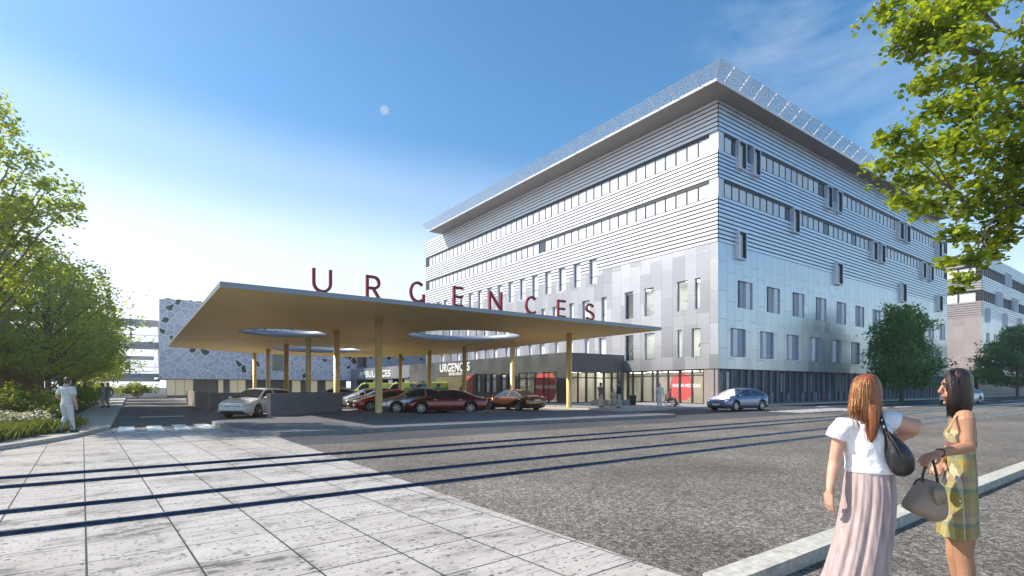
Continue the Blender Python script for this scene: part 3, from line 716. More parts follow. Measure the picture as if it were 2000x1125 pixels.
# ================================================================ GOLD CANOPY
ZC = 5.28; TK = .17
CP = thing('canopy', 'flat gold canopy on brass columns with round roof openings and red URGENCES letters', 'canopy', (10.86, 27.35, 0))
outl = [(2.63, 22.0), (28.0, 22.0), (28.6, 38), (29.2, 52), (27.2, 58), (25.4, 61.5), (22.5, 64.2), (10.7, 63.9), (2.63, 57.2)]
holes = [((8.5, 38.4), 2.85), ((15.0, 53.4), 4.3), ((19.6, 33.0), 4.15)]
def plate(outline, holes, z, up):
    bm = bmesh.new(); eds = []
    def loop(pts):
        vs = [bm.verts.new((x, y, z)) for x, y in pts]
        for i in range(len(vs)): eds.append(bm.edges.new((vs[i], vs[(i+1) % len(vs)])))
    loop(outline)
    for (c, r) in holes: loop([(c[0]+r*math.cos(2*PI*k/64), c[1]+r*math.sin(2*PI*k/64)) for k in range(64)])
    bmesh.ops.triangle_fill(bm, use_beauty=True, use_dissolve=False, edges=eds)
    bm.verts.index_update()
    vs = [tuple(v.co) for v in bm.verts]; fs = []
    for f in bm.faces:
        i = [v.index for v in f.verts]
        if (f.normal.z > 0) != up: i = i[::-1]
        fs.append(tuple(i))
    bm.free(); return MB().add(vs, fs)
plate(outl, holes, ZC, False).build('soffit', M['gold'], CP)
plate(outl, holes, ZC+TK, True).build('roof', M['roofgrey'], CP)
b = MB(); n = len(outl)
for i in range(n):
    p, q = outl[i], outl[(i+1) % n]; b.quad((*p, ZC-.02), (*q, ZC-.02), (*q, ZC+TK+.01), (*p, ZC+TK+.01))
b.build('fascia', M['fascia'], CP)
for c, r in holes:
    b = MB(); b.lathe([(r, ZC-.03), (r, ZC+.40), (r-.04, ZC+.40), (r-.04, ZC-.03), (r, ZC-.03)], (c[0], c[1], 0), 'z', 64)
    b.build('opening_rim', M['ring'], CP)
colp = [(10.86, y) for y in (27.35, 34.6, 41.4, 48.4, 55.9, 63.0)]+[(24.75, y) for y in (27.35, 34.1, 41.6, 48.6, 55.8)]
for x, y in colp:
    MB().lathe([(.20, 0), (.20, .02), (.195, .03), (.195, ZC-.02), (0, ZC-.02)], (x, y, .06), 'z', 20).build('column', M['goldcol'], CP)
def stroke(b, pts, y, w=.12, t=.12, closed=False):
    n = len(pts)
    P = [Vector(p) for p in pts]; ring = []
    for i in range(n):
        a = P[i-1] if (i > 0 or closed) else P[i]; c = P[(i+1) % n] if (i < n-1 or closed) else P[i]
        d1 = (P[i]-a); d2 = (c-P[i])
        d1 = d1.normalized() if d1.length > 1e-6 else d2.normalized(); d2 = d2.normalized() if d2.length > 1e-6 else d1
        nn = Vector((-(d1+d2).y, (d1+d2).x)).normalized(); k = 1/max(.5, nn.dot(Vector((-d1.y, d1.x))))
        l, r = P[i]+nn*w/2*k, P[i]-nn*w/2*k
        ring.append([(l.x, y-t/2, l.y), (r.x, y-t/2, r.y), (r.x, y+t/2, r.y), (l.x, y+t/2, l.y)])
    b.rings(ring, smooth=False)
def arc(cx, cz, rx, rz, a0, a1, n=18): return [(cx+rx*math.cos(math.radians(a0+(a1-a0)*i/n)), cz+rz*math.sin(math.radians(a0+(a1-a0)*i/n))) for i in range(n+1)]
def letter(ch, x, y, z, h=1.0, wd=.72):
    b = MB()
    T = lambda pts: [(x+p[0]*wd, z+p[1]*h) for p in pts]
    e = .065
    if ch == 'U': stroke(b, T([(.08, 1), (.08, .42)]+arc(.5, .42, .42, .42-e, 180, 360)+[(.92, .42), (.92, 1)]), y)
    if ch == 'R':
        stroke(b, T([(.12, 0), (.12, 1)]), y); stroke(b, T([(.12, 1-e), (.55, 1-e)]+arc(.55, .69, .33, .31-e, 90, -90)+[(.12, .44)]), y, t=.119)
        stroke(b, T([(.5, .44), (.9, 0)]), y, t=.118)
    if ch == 'G':
        stroke(b, T(arc(.52, .5, .46, .5-e, 48, 300)+[(.78, e), (.93, e), (.93, .42)]), y)
    if ch == 'E':
        stroke(b, T([(.12, 0), (.12, 1)]), y)
        for zz, xe in ((e, .9), (.5, .84), (1-e, .9)): stroke(b, T([(.12, zz), (xe, zz)]), y, t=.119)
    if ch == 'N': stroke(b, T([(.1, 0), (.1, 1)]), y); stroke(b, T([(.1, .96), (.92, .04)]), y, t=.119); stroke(b, T([(.92, 0), (.92, 1)]), y, t=.118)
    if ch == 'C': stroke(b, T(arc(.54, .5, .48, .5-e, 48, 312, 26)), y)
    if ch == 'S': stroke(b, T(arc(.5, .73, .36, .27-e+.01, 25, 270, 16)+arc(.5, .27, .38, .26-e+.02, 90, -155, 16)[1:]), y)
    return b
for ch, x0, x1 in (('U', 6.0, 6.81), ('R', 8.25, 8.95), ('G', 10.35, 11.1), ('E', 12.6, 13.25), ('N', 14.68, 15.53), ('C', 17.05, 17.82), ('E', 19.26, 19.97), ('S', 21.43, 22.2)):
    letter(ch, x0, 22.3, ZC+TK+.01, 1.0, x1-x0).build('sign_letter', M['red'], CP)

# ================================================================ MOSAIC BUILDING
MX, MY, MZ0, MZ1 = 3.26, 92.0, 2.85, 14.4
MBD = thing('mosaic_building', 'low building faced in pale grey cracked mosaic panels with dark openings', 'building', (MX, MY, 0))
b = MB(); b.quad((MX, MY, MZ0), (47, MY, MZ0), (47, MY, MZ1), (MX, MY, MZ1)); b.quad((MX, MY+26, MZ0), (MX, MY, MZ0), (MX, MY, MZ1), (MX, MY+26, MZ1))
b.quad((MX, MY, MZ1), (47, MY, MZ1), (47, MY+26, MZ1), (MX, MY+26, MZ1)); b.quad((MX, MY, MZ0), (MX, MY+26, MZ0), (47, MY+26, MZ0), (47, MY, MZ0))
b.build('mosaic_wall', M['mosaic'], MBD)
MB().box(MX-.05, 47, MY-.06, MY-.004, MZ0-.08, MZ0+.06).box(MX-.06, MX, MY-.06, MY, MZ0+.06, MZ1).build('edge_trim', M['white'], MBD)
b = MB(); b.box(MX+1.0, AX, MY+2.2, MY+2.4, 0, MZ0-.01); b.build('ground_wall', M['brownwall'], MBD)
for x0, x1 in ((4.2, 7.6), (11.0, 11.7), (12.6, 14.9), (22.0, 23.4), (24.6, 26.2), (27.6, 29.0)):
    f = MB()
    for x in np.linspace(x0, x1, max(2, int((x1-x0)/.9)+1)): f.box(x-.04, x+.04, MY+2.08, MY+2.18, .3, MZ0-.1)
    f.box(x0, x1, MY+2.08, MY+2.18, MZ0-.2, MZ0-.1)
    o = f.build('window', M['goldcol'], MBD)
    MB().box(x0+.04, x1-.04, MY+2.14, MY+2.16, .3, MZ0-.2).build('pane', mat_emit('lit_room_glass', (.75, .66, .48), .22) if 'litg' not in M else M['litg'], o)
def mosaic_window(x, z):
    f = MB(); f.box(x, x+1.9, MY-.12, MY-.07, z, z+3.3); o = f.build('window', M['steel'], MBD)
    MB().box(x+.18, x+1.72, MY-.135, MY-.121, z+.2, z+3.1).build('pane', M['paneD'], o)
mosaic_window(18.4, 4.2); mosaic_window(32.4, 4.9)
b = MB()
for i in range(70):
    x = MX+random.random()*12; b.ell((x, MY+.3+random.random(), MZ1+.05), (.25+.3*random.random(), .3, .12+.12*random.random()), 7, 5)
b.build('roof_planting', mat('dry_roof_plants', (.13, .14, .05), .95, var=.5, scale=3, sp='world'), MBD)
# ================================================================ FOOTBRIDGES
FBR = thing('footbridge', 'glazed steel footbridge on two levels joining the mosaic building', 'footbridge', (-1, MY+4, 0))
y0, y1 = MY+3, MY+6.5
MB().box(-19, MX+.2, y0, y1, 10.85, 11.55).build('roof', M['steel'], FBR)
MB().box(-19, MX+.2, y0, y1, 7.35, 8.25).build('floor_slab', M['steel'], FBR)
MB().box(-40, MX+.2, y0-.2, y1, 3.05, 3.55).build('floor_slab', M['steel'], FBR)
for x in (-14.5, -9.5, -5.2, -1.85):
    MB().box(x-.14, x+.14, y0-.05, y0+.2, 3.56, 10.84).build('post', M['steel'], FBR)
    MB().box(x-.14, x+.14, y1-.25, y1, 3.56, 10.84).build('post', M['steel'], FBR)
for z in (8.25, 3.55):
    b = MB(); b.box(-19, MX, y0+.03, y0+.09, z+.95, z+1.02)
    for k in range(16): b.box(-18.6+k*1.35, -18.57+k*1.35, y0+.03, y0+.07, z, z+.95)
    b.build('railing', M['steel'], FBR)
    MB().box(-19, MX, y0+.1, y0+.115, z+.01, z+2.5).build('glazing', M['glass'], FBR)
FB2 = thing('footbridge', 'second thinner steel footbridge seen low behind the glazed one', 'footbridge', (-3, MY+28, 0))
y0, y1 = MY+27, MY+30
MB().box(-16, MX+1, y0, y1, 6.7, 7.3).build('roof', M['steel'], FB2); MB().box(-16, MX+1, y0, y1, 2.6, 3.5).build('floor_slab', M['steel'], FB2)
for x in (-12, -6.5, -2.2): MB().box(x-.14, x+.14, y0, y0+.3, 3.51, 6.69).build('post', M['steel'], FB2)
MB().box(-16, MX, y0+.02, y0+.07, 4.4, 4.5).build('railing', M['steel'], FB2)

# ================================================================ SECOND HOSPITAL BLOCK (right)
CX2 = 115.0
H2 = thing('hospital_building', 'second hospital block behind the right hand trees with a shaded brown grey end wall', 'hospital building', (CX2, BY, 0))
F2l, F2r = Face(CX2, BY, 'l'), Face(CX2, BY, 'r')
zb2, zp2, zt2 = 4.3, 13.4, 24.2; bands2 = [(20.2, 22.0), (16.0, 17.8)]
op2l = [(4.8, 7.2, 9.0, 11.0), (8.6, 12, 9.0, 11.0), (4.8, 7.2, 5.1, 7.2), (8.6, 12, 5.1, 7.2)]
op2r = [(2.4+k*4.7, 4.6+k*4.7, 8.4, 10.8) for k in range(9)]+[(1.4+k*4.7, 3.7+k*4.7, 4.9, 7.0) for k in range(9)]
w = MB(); wall_cells(w, F2l, 0, 24, zb2, zp2, op2l); w.build('panel_wall', M['clad_2'], H2)
w = MB(); wall_cells(w, F2r, 0, 60, zb2, zp2, op2r); w.build('panel_wall', M['clad_r'], H2)
w = MB()
for F, LN in ((F2l, 24), (F2r, 60)): wall_cells(w, F, .06, LN, zp2, zt2-.02, [(.8, LN-.5, a, b_) for a, b_ in bands2], -.056)
w.build('backing_wall', M['dark'], H2)
for F, LN, mt in ((F2l, 24, 'board_2'), (F2r, 60, 'board_r')):
    b = MB(); boards(b, F, 0, LN, zp2-.06, bands2[1][0], .37, []); boards(b, F, 0, LN, bands2[1][1], bands2[0][0], .37, []); boards(b, F, 0, LN, bands2[0][1], zt2, .37, [])
    b.build('board_cladding', M[mt], H2)
for F, LN in ((F2l, 24), (F2r, 60)):
    for z0, z1 in bands2:
        pw = 2.4 if F is F2l else 1.3
        f = MB(); F.box(f, .8, LN-.5, z1-.15, z1, -.28, -.02)
        k = .8
        while k < LN-.5: F.box(f, k-.06, k+.06, z0, z1-.15, -.26, -.05); k += pw
        o = f.build('ribbon_window', M['black'], H2)
        g = MB(); F.box(g, .8, LN-.5, z0, z1-.15, -.24, -.2); g.build('glazing', M['pane1' if F is F2l else 'pane0'], o)
for q in op2l:
    r = MB(); reveal(r, F2l, q, .2); o = r.build('window', M['black'], H2)
    g = MB(); F2l.box(g, *q, -.2, -.16); g.build('pane', M['pane1'], o)
for q in op2r: cellwin(F2r, q, H2, .42, 'r', False)
for x, z in ((2.5, 12.6), (14, 12.6), (25, 12.6), (8.5, 16.0), (10.5, 16.0), (20, 16), (22, 16), (15, 20.2), (17, 20.2), (30, 20.2)):
    b = MB(); a0, a1, z0, z1 = x, x+1.2, z, z+2.4
    F2r.box(b, a0, a0+.09, z0, z1, -.1, .32); F2r.box(b, a1-.09, a1, z0, z1, -.1, .32); F2r.box(b, a0+.09, a1-.09, z1-.09, z1, -.1, .32); F2r.box(b, a0+.09, a1-.09, z0, z0+.09, -.1, .32)
    o = b.build('window_box', M['board_r'], H2); g = MB(); F2r.box(g, a0+.09, a1-.09, z0+.09, z1-.09, .02, .05); g.build('pane', M['pane0'], o)
MB().box(CX2+.5, CX2+60, BY+.6, BY+24, 0, zb2-.01).build('louvred_base', M['slatblue'], H2)
MB().box(CX2, CX2+60, BY+.02, BY+24, zt2-.3, zt2-.05).build('roof_deck', M['roofgrey'], H2)
# soffit slab between the two blocks
# ================================================================ LOW WALLS
wl = thing('parking_wall', 'grey concrete parking wall in front of the white car beside the brass columns', 'wall', (7.6, 28.6, 0))
b = MB(); p, q = Vector((5.28, 26.6, 0)), Vector((9.95, 30.6, 0)); d = (q-p).normalized(); nrm = Vector((-d.y, d.x, 0))
b.obox((p+q)/2+Vector((0, 0, .62))+nrm*.12, d*(q-p).length/2, nrm*.12, Vector((0, 0, .62))); bevel(b.build('wall_panel', M['greywall'], wl), .015)
wl = thing('parking_wall', 'long taupe ramp wall behind the white car', 'wall', (8, 39.7, 0))
bevel(MB().box(4.2, 15, 39.6, 39.85, 0, 1.18).build('wall_panel', M['greywall'], wl), .015)
bevel(MB().box(4.0, 4.2, 39.6, 56, 0, 1.18).build('wall_panel', M['brownwall'], wl), .015)
MB().box(4.2, 13, 36.9, 37.15, -.05, .13).build('kerb', M['kerb'], kind='structure')
# ================================================================ TIMBER AND LOUVRE BUILDING (left)
TB = thing('timber_building', 'larch slatted building with grey louvred upper floors behind the left trees', 'building', (-6, 40, 0))
MB().box(-22, -6.4, 34, 60, 0, 4.6).build('base_wall', M['timberd'], TB)
for k in range(34):
    y = 34.2+k*.78
    MB().box(-6.38, -6.1, y, y+.12, .1, 4.3).build('timber_fin', M['timber'], TB)
MB().box(-22, -6.0, 33.8, 60.2, 4.3, 4.62).build('eave', M['steel'], TB)
MB().box(-22, -8.2, 36, 58, 4.64, 15.5).build('upper_wall', M['steel'], TB)
for k in range(52):
    y = 36+k*.42
    MB().bar((-8.0, y, 5.0), (-8.0, y+.5, 15.3), .07, .22).build('louvre_blade', M['louvre'], TB)
# ================================================================ CARS
def paint(name, col, metal=.35, rough=.28): 
    return mat(name, col, rough, metal, var=.05, scale=2, coat=.7)
M['tyre'] = mat('tyre_rubber', (.022, .022, .024), .8, var=.2)
M['alloy'] = mat('alloy_rim', (.55, .56, .58), .28, .85, var=.1)
M['carglass'] = mat('tinted_car_glass', (.022, .027, .034), .05, .0, var=.2, spec=1.0)
M['lens'] = mat('clear_lamp_lens', (.70, .73, .76), .1, .3, var=.15)
M['tail'] = mat('red_tail_lamp', (.48, .02, .02), .2, var=.1)
M['plate'] = mat('number_plate', (.78, .78, .74), .5, var=.05)
M['trim'] = mat('black_plastic_trim', (.02, .02, .022), .5, var=.2)
M['chrome'] = mat('chrome_strip', (.7, .7, .72), .15, .95, var=.05)
PROF = {
 'sedan': dict(L=4.75, ws=(.30, 1.22), rw=(-1.72, -.92), sg=(-1.45, 1.02), pil=(-.32, .98), wb=(-1.42, 1.43), B=.90,
   T=[(-2.375, .62), (-2.34, .86), (-2.15, .985), (-1.75, 1.03), (-.95, 1.37), (-.45, 1.445), (.1, 1.45), (.35, 1.405), (1.2, .99), (1.8, .87), (2.2, .74), (2.34, .62), (2.375, .52)]),
 'hatch': dict(L=4.45, ws=(.35, 1.42), rw=(-2.05, -1.15), sg=(-1.75, 1.22), pil=(-.42, .62), wb=(-1.32, 1.38), B=.93,
   T=[(-2.225, .66), (-2.2, .98), (-2.05, 1.12), (-1.15, 1.42), (-.6, 1.485), (-.05, 1.49), (.35, 1.41), (1.45, .99), (1.85, .86), (2.1, .74), (2.2, .62), (2.225, .52)]),
 'wagon': dict(L=4.7, ws=(.38, 1.25), rw=(-2.3, -1.9), sg=(-1.95, 1.08), pil=(-.25, .95), wb=(-1.4, 1.45), B=.93,
   T=[(-2.35, .6), (-2.3, .95), (-2.2, 1.1), (-1.85, 1.42), (-1.2, 1.49), (-.4, 1.5), (.1, 1.49), (.4, 1.43), (1.25, 1.0), (1.85, .89), (2.2, .76), (2.32, .64), (2.35, .52)]),
 'van': dict(L=5.3, ws=(1.35, 2.15), rw=(-2.7, -2.6), sg=(.35, 1.75), pil=(9, 9), wb=(-1.6, 1.75), B=1.08,
   T=[(-2.65, .6), (-2.63, 2.02), (-2.5, 2.12), (-1, 2.16), (.6, 2.16), (1.1, 2.08), (1.38, 1.98), (2.12, 1.18), (2.42, .98), (2.6, .78), (2.65, .55)]),
}
def spoke_wheel(root, x, y, side, r=.335, w=.21):
    b = MB(); b.lathe([(r-.10, -w/2), (r-.03, -w/2), (r, -w/2+.03), (r, w/2-.03), (r-.03, w/2), (r-.10, w/2)], (x, y, r), 'y', 24)
    wh = b.build('wheel', M['tyre'], root, local=True)
    b = MB(); o = side*(w/2-.035)
    b.lathe([(r-.10, o-side*.06), (r-.10, o+side*.02), (r-.125, o+side*.02), (r-.13, o-side*.06)], (x, y, r), 'y', 24)
    for k in range(7):
        a = 2*PI*k/7; c, s_ = math.cos(a), math.sin(a)
        b.obox((x+c*.13, y+o, r+s_*.13), (c*.115, 0, s_*.115), (0, .016, 0), (-s_*.021, 0, c*.021))
    b.lathe([(0, o+side*.024), (.05, o+side*.02), (.055, o-side*.02)], (x, y, r), 'y', 12)
    b.build('rim', M['alloy'], wh, local=True)
    b = MB(); b.lathe([(0, o-side*.07), (r-.1, o-side*.07)], (x, y, r), 'y', 20); b.build('brake_disc', M['trim'], wh, local=True)
def make_car(kind, name, label, cat, pm, loc, rz, group, tall=1.0, roofm=None):
    P = PROF[kind]; Ln = P['L']; hl = Ln/2
    root = thing(name, label, cat, loc, rz, group)
    tx = [t[0] for t in P['T']]; tz = [t[1]*tall for t in P['T']]
    van = kind == 'van'; Wm = .97 if van else .90
    rw_ = .36 if van else .335; ra = rw_+.055
    xs = sorted(set([round(x, 3) for x in np.linspace(-hl, hl, 46)]+[t[0] for t in P['T']]+list(P['ws'])+list(P['rw'])+list(P['sg'])+[P['pil'][0]-.05, P['pil'][0]+.05, P['pil'][1]-.04, P['pil'][1]+.04]+
        [w+k*ra for w in P['wb'] for k in (-1, -.92, -.75, -.5, 0, .5, .75, .92, 1)]))
    xs = [x for x in xs if -hl <= x <= hl]
    rows = []
    for x in xs:
        T = float(np.interp(x, tx, tz)); e = abs(x)/hl
        Wd = Wm*(1-.02*e**2-.20*max(0, (e-.80)/.20)**2.2)
        Bq = P['B']*tall+ (0 if van else .05*(-x/hl))
        T = max(T, .5); B = min(T-.045, Bq)
        R = Wd-.07-(.20 if van else .56)*max(0, min(.52, T-B-.03)); R = min(R, Wd-.09)
        zs = .20 if abs(x) < hl-.35 else .20+.10*((abs(x)-hl+.35)/.35)**2
        for w in P['wb']:
            dx = abs(x-w)
            if dx < ra: zs = max(zs, rw_+math.sqrt(max(0, ra*ra-dx*dx)))
        B = max(B, zs+.02)
        pts = [(Wd-.09, zs), (Wd-.015, max(zs, zs+.04)), (Wd, max(.48, zs+.01)), (Wd-.012, max(.5*(.48+B), zs+.012)), (Wd-.03, max(B-.03, zs+.014)), (Wd-.065, max(B, zs+.016))]
        q4 = pts[-1]; q5 = (R, max(T-.055, q4[1]+.004))
        pts += [(q4[0]+(q5[0]-q4[0])*.06, q4[1]+(q5[1]-q4[1])*.06), (q4[0]+(q5[0]-q4[0])*.90, q4[1]+(q5[1]-q4[1])*.90), q5, (R-.06, max(T-.018, q5[1]+.002)), (R*.5, max(T, q5[1]+.004)), (0, max(T+.012, q5[1]+.006))]
        rows.append([(x, -p[0], p[1]) for p in pts]+[(x, p[0], p[1]) for p in pts[-2::-1]])
    n = len(rows[0]); h = 11
    body, sg, wsn, rwn = MB(), MB(), MB(), MB()
    vs = [p for r in rows for p in r]
    fb, fsd, fw, fr = [], [], [], []
    for i in range(len(xs)-1):
        xm = (xs[i]+xs[i+1])/2
        for k in range(n-1):
            kk = k if k < h else n-2-k
            f = (i*n+k, (i+1)*n+k, (i+1)*n+k+1, i*n+k+1)
            side = P['sg'][0] < xm < P['sg'][1] and not any(abs(xm-p) < .06 for p in P['pil'])
            if kk == 6 and side: fsd.append(f)
            elif kk in (9, 10) and P['ws'][0]+.02 < xm < P['ws'][1]-.02: fw.append(f)
            elif kk in (9, 10) and P['rw'][0]+.03 < xm < P['rw'][1]-.02: fr.append(f)
            else: fb.append(f)
    fb += [tuple(range(n)), tuple((len(xs)-1)*n+k for k in range(n-1, -1, -1))]
    def used(fs):
        ids = sorted({i for f in fs for i in f}); mp = {i: j for j, i in enumerate(ids)}
        return MB().add([vs[i] for i in ids], [tuple(mp[i] for i in f) for f in fs], True)
    used(fb).build('body', pm, root, local=True)
    if fsd:
        lf = [f for f in fsd if vs[f[0]][1] > 0]; rt = [f for f in fsd if vs[f[0]][1] <= 0]
        for q in (lf, rt): used(q).build('side_window', M['carglass'], root, local=True)
    if fw: used(fw).build('windscreen', M['carglass'], root, local=True)
    if fr and not van: used(fr).build('rear_window', M['carglass'], root, local=True)
    MB().box(-hl+.25, hl-.25, -Wm+.26, Wm-.26, .17, .62).build('underbody', M['trim'], root, local=True)
    for x in P['wb']:
        for s_ in (-1, 1): spoke_wheel(root, x, s_*(Wm-.135), s_, rw_)
    hz = .80 if van else .655
    for s_ in (-1, 1):
        b = MB(); b.ell((hl-.20, s_*(Wm-.24), hz), (.22, .16, .075), 12, 7, Matrix.Rotation(s_*-.5, 3, 'Z') @ Matrix.Rotation(.25, 3, 'Y')); b.build('headlight', M['lens'], root, local=True)
        b = MB()
        if kind in ('van', 'wagon'): b.ell((-hl+.07, s_*(Wm-.12), 1.0*tall), (.06, .09, .22), 10, 7)
        else: b.ell((-hl+.12, s_*(Wm-.2), .84), (.10, .19, .075), 12, 7, Matrix.Rotation(s_*.35, 3, 'Z'))
        b.build('tail_light', M['tail'], root, local=True)
        mx = P['ws'][1]-.28
        b = MB(); b.ell((mx, s_*(Wm+.09), P['B']*tall+.07), (.08, .10, .065), 10, 7); b.build('mirror', pm, root, local=True)
        MB().box(mx-.25*0-.42, mx-.28, s_*(Wm-.012)-.012, s_*(Wm-.012)+.012, P['B']-.10, P['B']-.075).build('door_handle', M['chrome'], root, local=True)
        MB().box(P['pil'][0]-.6 if not van else -.3, (P['pil'][0]-.45) if not van else -.15, s_*(Wm-.012)-.012, s_*(Wm-.012)+.012, P['B']-.10, P['B']-.075).build('door_handle', M['chrome'], root, local=True)
    MB().box(hl-.09, hl-.012, -.42, .42, .46, .60).build('grille', M['trim'], root, local=True)
    MB().box(hl-.10, hl+.002, -.62, .62, .25, .36).build('bumper_intake', M['trim'], root, local=True)
    MB().box(hl-.05, hl+.018, -.26, .26, .385, .475).build('number_plate', M['plate'], root, local=True)
    MB().box(-hl-.018, -hl+.05, -.26, .26, .66, .76).build('number_plate', M['plate'], root, local=True)
    MB().box(-hl+.0, -hl+.1, -.68, .68, .27, .36).build('rear_valance', M['trim'], root, local=True)
    return root
CG = 'cars parked around the emergency entrance'
def cam_xy(xc, d): return W(xc, d)
def place(xc, d, z=0): x, y = W(xc, d); return (x, y, z)
make_car('wagon', 'parked_car', 'white estate car nosing out from behind the grey parking wall', 'car', paint('white_car_paint', (.80, .78, .76), 0, .3), place(-13.7, 28.4), chead(-.10, -.995), CG)
make_car('hatch', 'parked_car', 'small white car showing only its roof above the grey parking wall', 'car', paint('chalk_car_paint', (.74, .74, .75), 0, .3), place(-15.7, 46.5), chead(-.95, -.15), CG)
make_car('hatch', 'parked_car', 'white hatchback leftmost in the row beside the parking wall', 'car', paint('pearl_car_paint', (.76, .77, .74), .1, .25), place(-10.75, 39.5), chead(-.82, -.57), CG)
make_car('sedan', 'parked_car', 'dark grey saloon between the white hatchback and the bright red car', 'car', paint('graphite_car_paint', (.06, .062, .066), .5, .25), place(-8.9, 36.2), chead(-.87, -.5), CG)
make_car('hatch', 'parked_car', 'bright red hatchback partly behind the front brass column', 'car', paint('red_car_paint', (.52, .025, .02), .15, .22), place(-7.9, 33.9), chead(-.9, -.42), CG, .92)
make_car('sedan', 'parked_car', 'silver saloon partly hidden behind the dark red saloon', 'car', paint('silver_car_paint', (.48, .49, .53), .7, .25), place(-5.75, 32.1), chead(-.93, -.36), CG, 1.05)
make_car('sedan', 'parked_car', 'dark red saloon parked broadside nearest the street', 'car', paint('maroon_car_paint', (.19, .032, .028), .45, .22), place(-3.85, 31.2), chead(-.999, -.03), CG, .97)
make_car('sedan', 'parked_car', 'copper brown saloon showing its tail in front of the dark shopfront', 'car', paint('copper_car_paint', (.20, .085, .035), .7, .22), place(.10, 35.7), chead(-.66, .75), CG, .96)
make_car('hatch', 'passing_car', 'blue grey hatchback on the street below the hospital corner', 'car', paint('blue_grey_car_paint', (.17, .20, .32), .55, .25), place(15.05, 34.9), chead(-.86, -.51), 'cars on the street beside the hospital')
make_car('hatch', 'passing_car', 'white car far down the street behind the dark haired woman', 'car', paint('bright_white_car_paint', (.82, .82, .82), 0, .3), place(42.0, 49.0), chead(-.90, -.43), 'cars on the street beside the hospital')
M['yellow'] = paint('ambulance_yellow_paint', (.78, .80, .06), 0, .35)
M['blue'] = mat('blue_marking', (.05, .10, .35), .4); M['green'] = mat('green_marking', (.12, .30, .10), .4)
for lab, xc, d in (('yellow ambulance leftmost of three, behind the white hatchback', -20.4, 75.5), ('yellow ambulance in the middle of the three outside the bay', -14.9, 71.0), ('yellow ambulance rightmost of three, beside a brass column', -10.3, 64.0)):
    r = make_car('van', 'ambulance', lab, 'ambulance', M['yellow'], place(xc, d), chead(-.9, -.42), 'yellow ambulances at the ambulance bay')
    for k in (-.55, 0, .55):
        MB().box(.55, .85, k-.2, k+.2, 2.165, 2.27).build('beacon', M['blue' if k else 'white'], r, local=True)
    for s_ in (-1, 1):
        MB().box(-2.3, -.1, s_*.965-.012, s_*.965+.012, 1.15, 1.45).build('side_stripe', M['green'], r, local=True)
        b = MB()
        for k in range(3):
            a = k*PI/3; b.obox((-1.1, s_*(.905+.003*k), 1.78), (.26*math.cos(a), 0, .26*math.sin(a)), (0, .02, 0), (-.07*math.sin(a), 0, .07*math.cos(a)))
        b.build('star_emblem', M['blue'], r, local=True)

# ================================================================ LEAVES, TREES, PLANTS
def leaf_mesh(C, size, up=.5, aspect=1.55, droop=0.0, shape='leaf'):
    n = len(C); C = np.asarray(C, float)
    nr = RNG.normal(size=(n, 3)); nr[:, 2] = np.abs(nr[:, 2])+up; nr /= np.linalg.norm(nr, axis=1)[:, None]
    t = RNG.normal(size=(n, 3)); t[:, 2] -= droop; t -= nr*np.sum(t*nr, 1)[:, None]; t /= np.linalg.norm(t, axis=1)[:, None]+1e-9
    s = np.cross(nr, t)
    sz = size*(.65+.7*RNG.random(n))[:, None]
    a = sz*.5; w = a/aspect
    if shape == 'leaf':
        v = np.stack([C-t*a, C-t*a*.25+s*w+nr*w*.25, C+t*a*.35+s*w*.8+nr*w*.2, C+t*a, C+t*a*.35-s*w*.8+nr*w*.2, C-t*a*.25-s*w+nr*w*.25], 1).reshape(-1, 3)
        k = 6; fi = [(0, 1, 2, 3), (0, 3, 4, 5)]
    else:
        v = np.stack([C-t*a, C+s*w, C+t*a, C-s*w], 1).reshape(-1, 3); k = 4; fi = [(0, 1, 2, 3)]
    F = np.concatenate([np.arange(n)[:, None]*k+np.array(f)[None, :] for f in fi], 0)
    me = bpy.data.meshes.new('leaves'); me.vertices.add(len(v)); me.vertices.foreach_set('co', v.ravel())
    me.loops.add(F.size); me.loops.foreach_set('vertex_index', F.ravel().astype(np.int32))
    me.polygons.add(len(F)); me.polygons.foreach_set('loop_start', (np.arange(len(F))*4).astype(np.int32)); me.polygons.foreach_set('loop_total', np.full(len(F), 4, np.int32))
    me.update(); me.validate(); return me
def clump(c, r, n, hollow=.35, cut=.0):
    p = RNG.normal(size=(n, 3)); p /= np.linalg.norm(p, axis=1)[:, None]
    rr = (hollow+(1-hollow)*RNG.random(n)**.6)[:, None]
    q = p*rr
    # lumpy surface
    q *= (1+.28*np.sin(5*q[:, :1]+c[0]*3)+.22*np.sin(7*q[:, 1:2]+c[1]*5))
    return np.asarray(c)+q*np.asarray(r)
def leaves_obj(C, size, m, parent, name='crown', base=None, **kw):
    C = np.asarray(C)
    if base is not None: C = C-np.asarray(base)
    me = leaf_mesh(C, size, **kw); me.materials.append(M[m]); me.name = name
    o = bpy.data.objects.new(name, me); COL.objects.link(o)
    if parent: o.parent = parent
    return o
def wob(p, q, k, amp):
    p, q = Vector(p), Vector(q); out = []
    for i in range(k+1):
        t = i/k; s_ = math.sin(PI*t)*amp
        out.append(p.lerp(q, t)+Vector((random.uniform(-s_, s_), random.uniform(-s_, s_), random.uniform(-s_, s_)*.5)))
    return out
M['leaf_a'] = mat_leaf('sunlit_honey_locust_leaf', (.20, .29, .06), (.46, .53, .14), .62)
M['leaf_b'] = mat_leaf('pale_green_leaf', (.24, .31, .10), (.52, .58, .23), .62)
M['leaf_c'] = mat_leaf('deep_green_leaf', (.09, .19, .055), (.21, .37, .11), .45)
M['leaf_d'] = mat_leaf('lime_green_leaf', (.085, .15, .012), (.40, .48, .06), .46, 2.0)
M['leaf_e'] = mat_leaf('olive_shrub_leaf', (.08, .11, .035), (.22, .25, .08), .4)
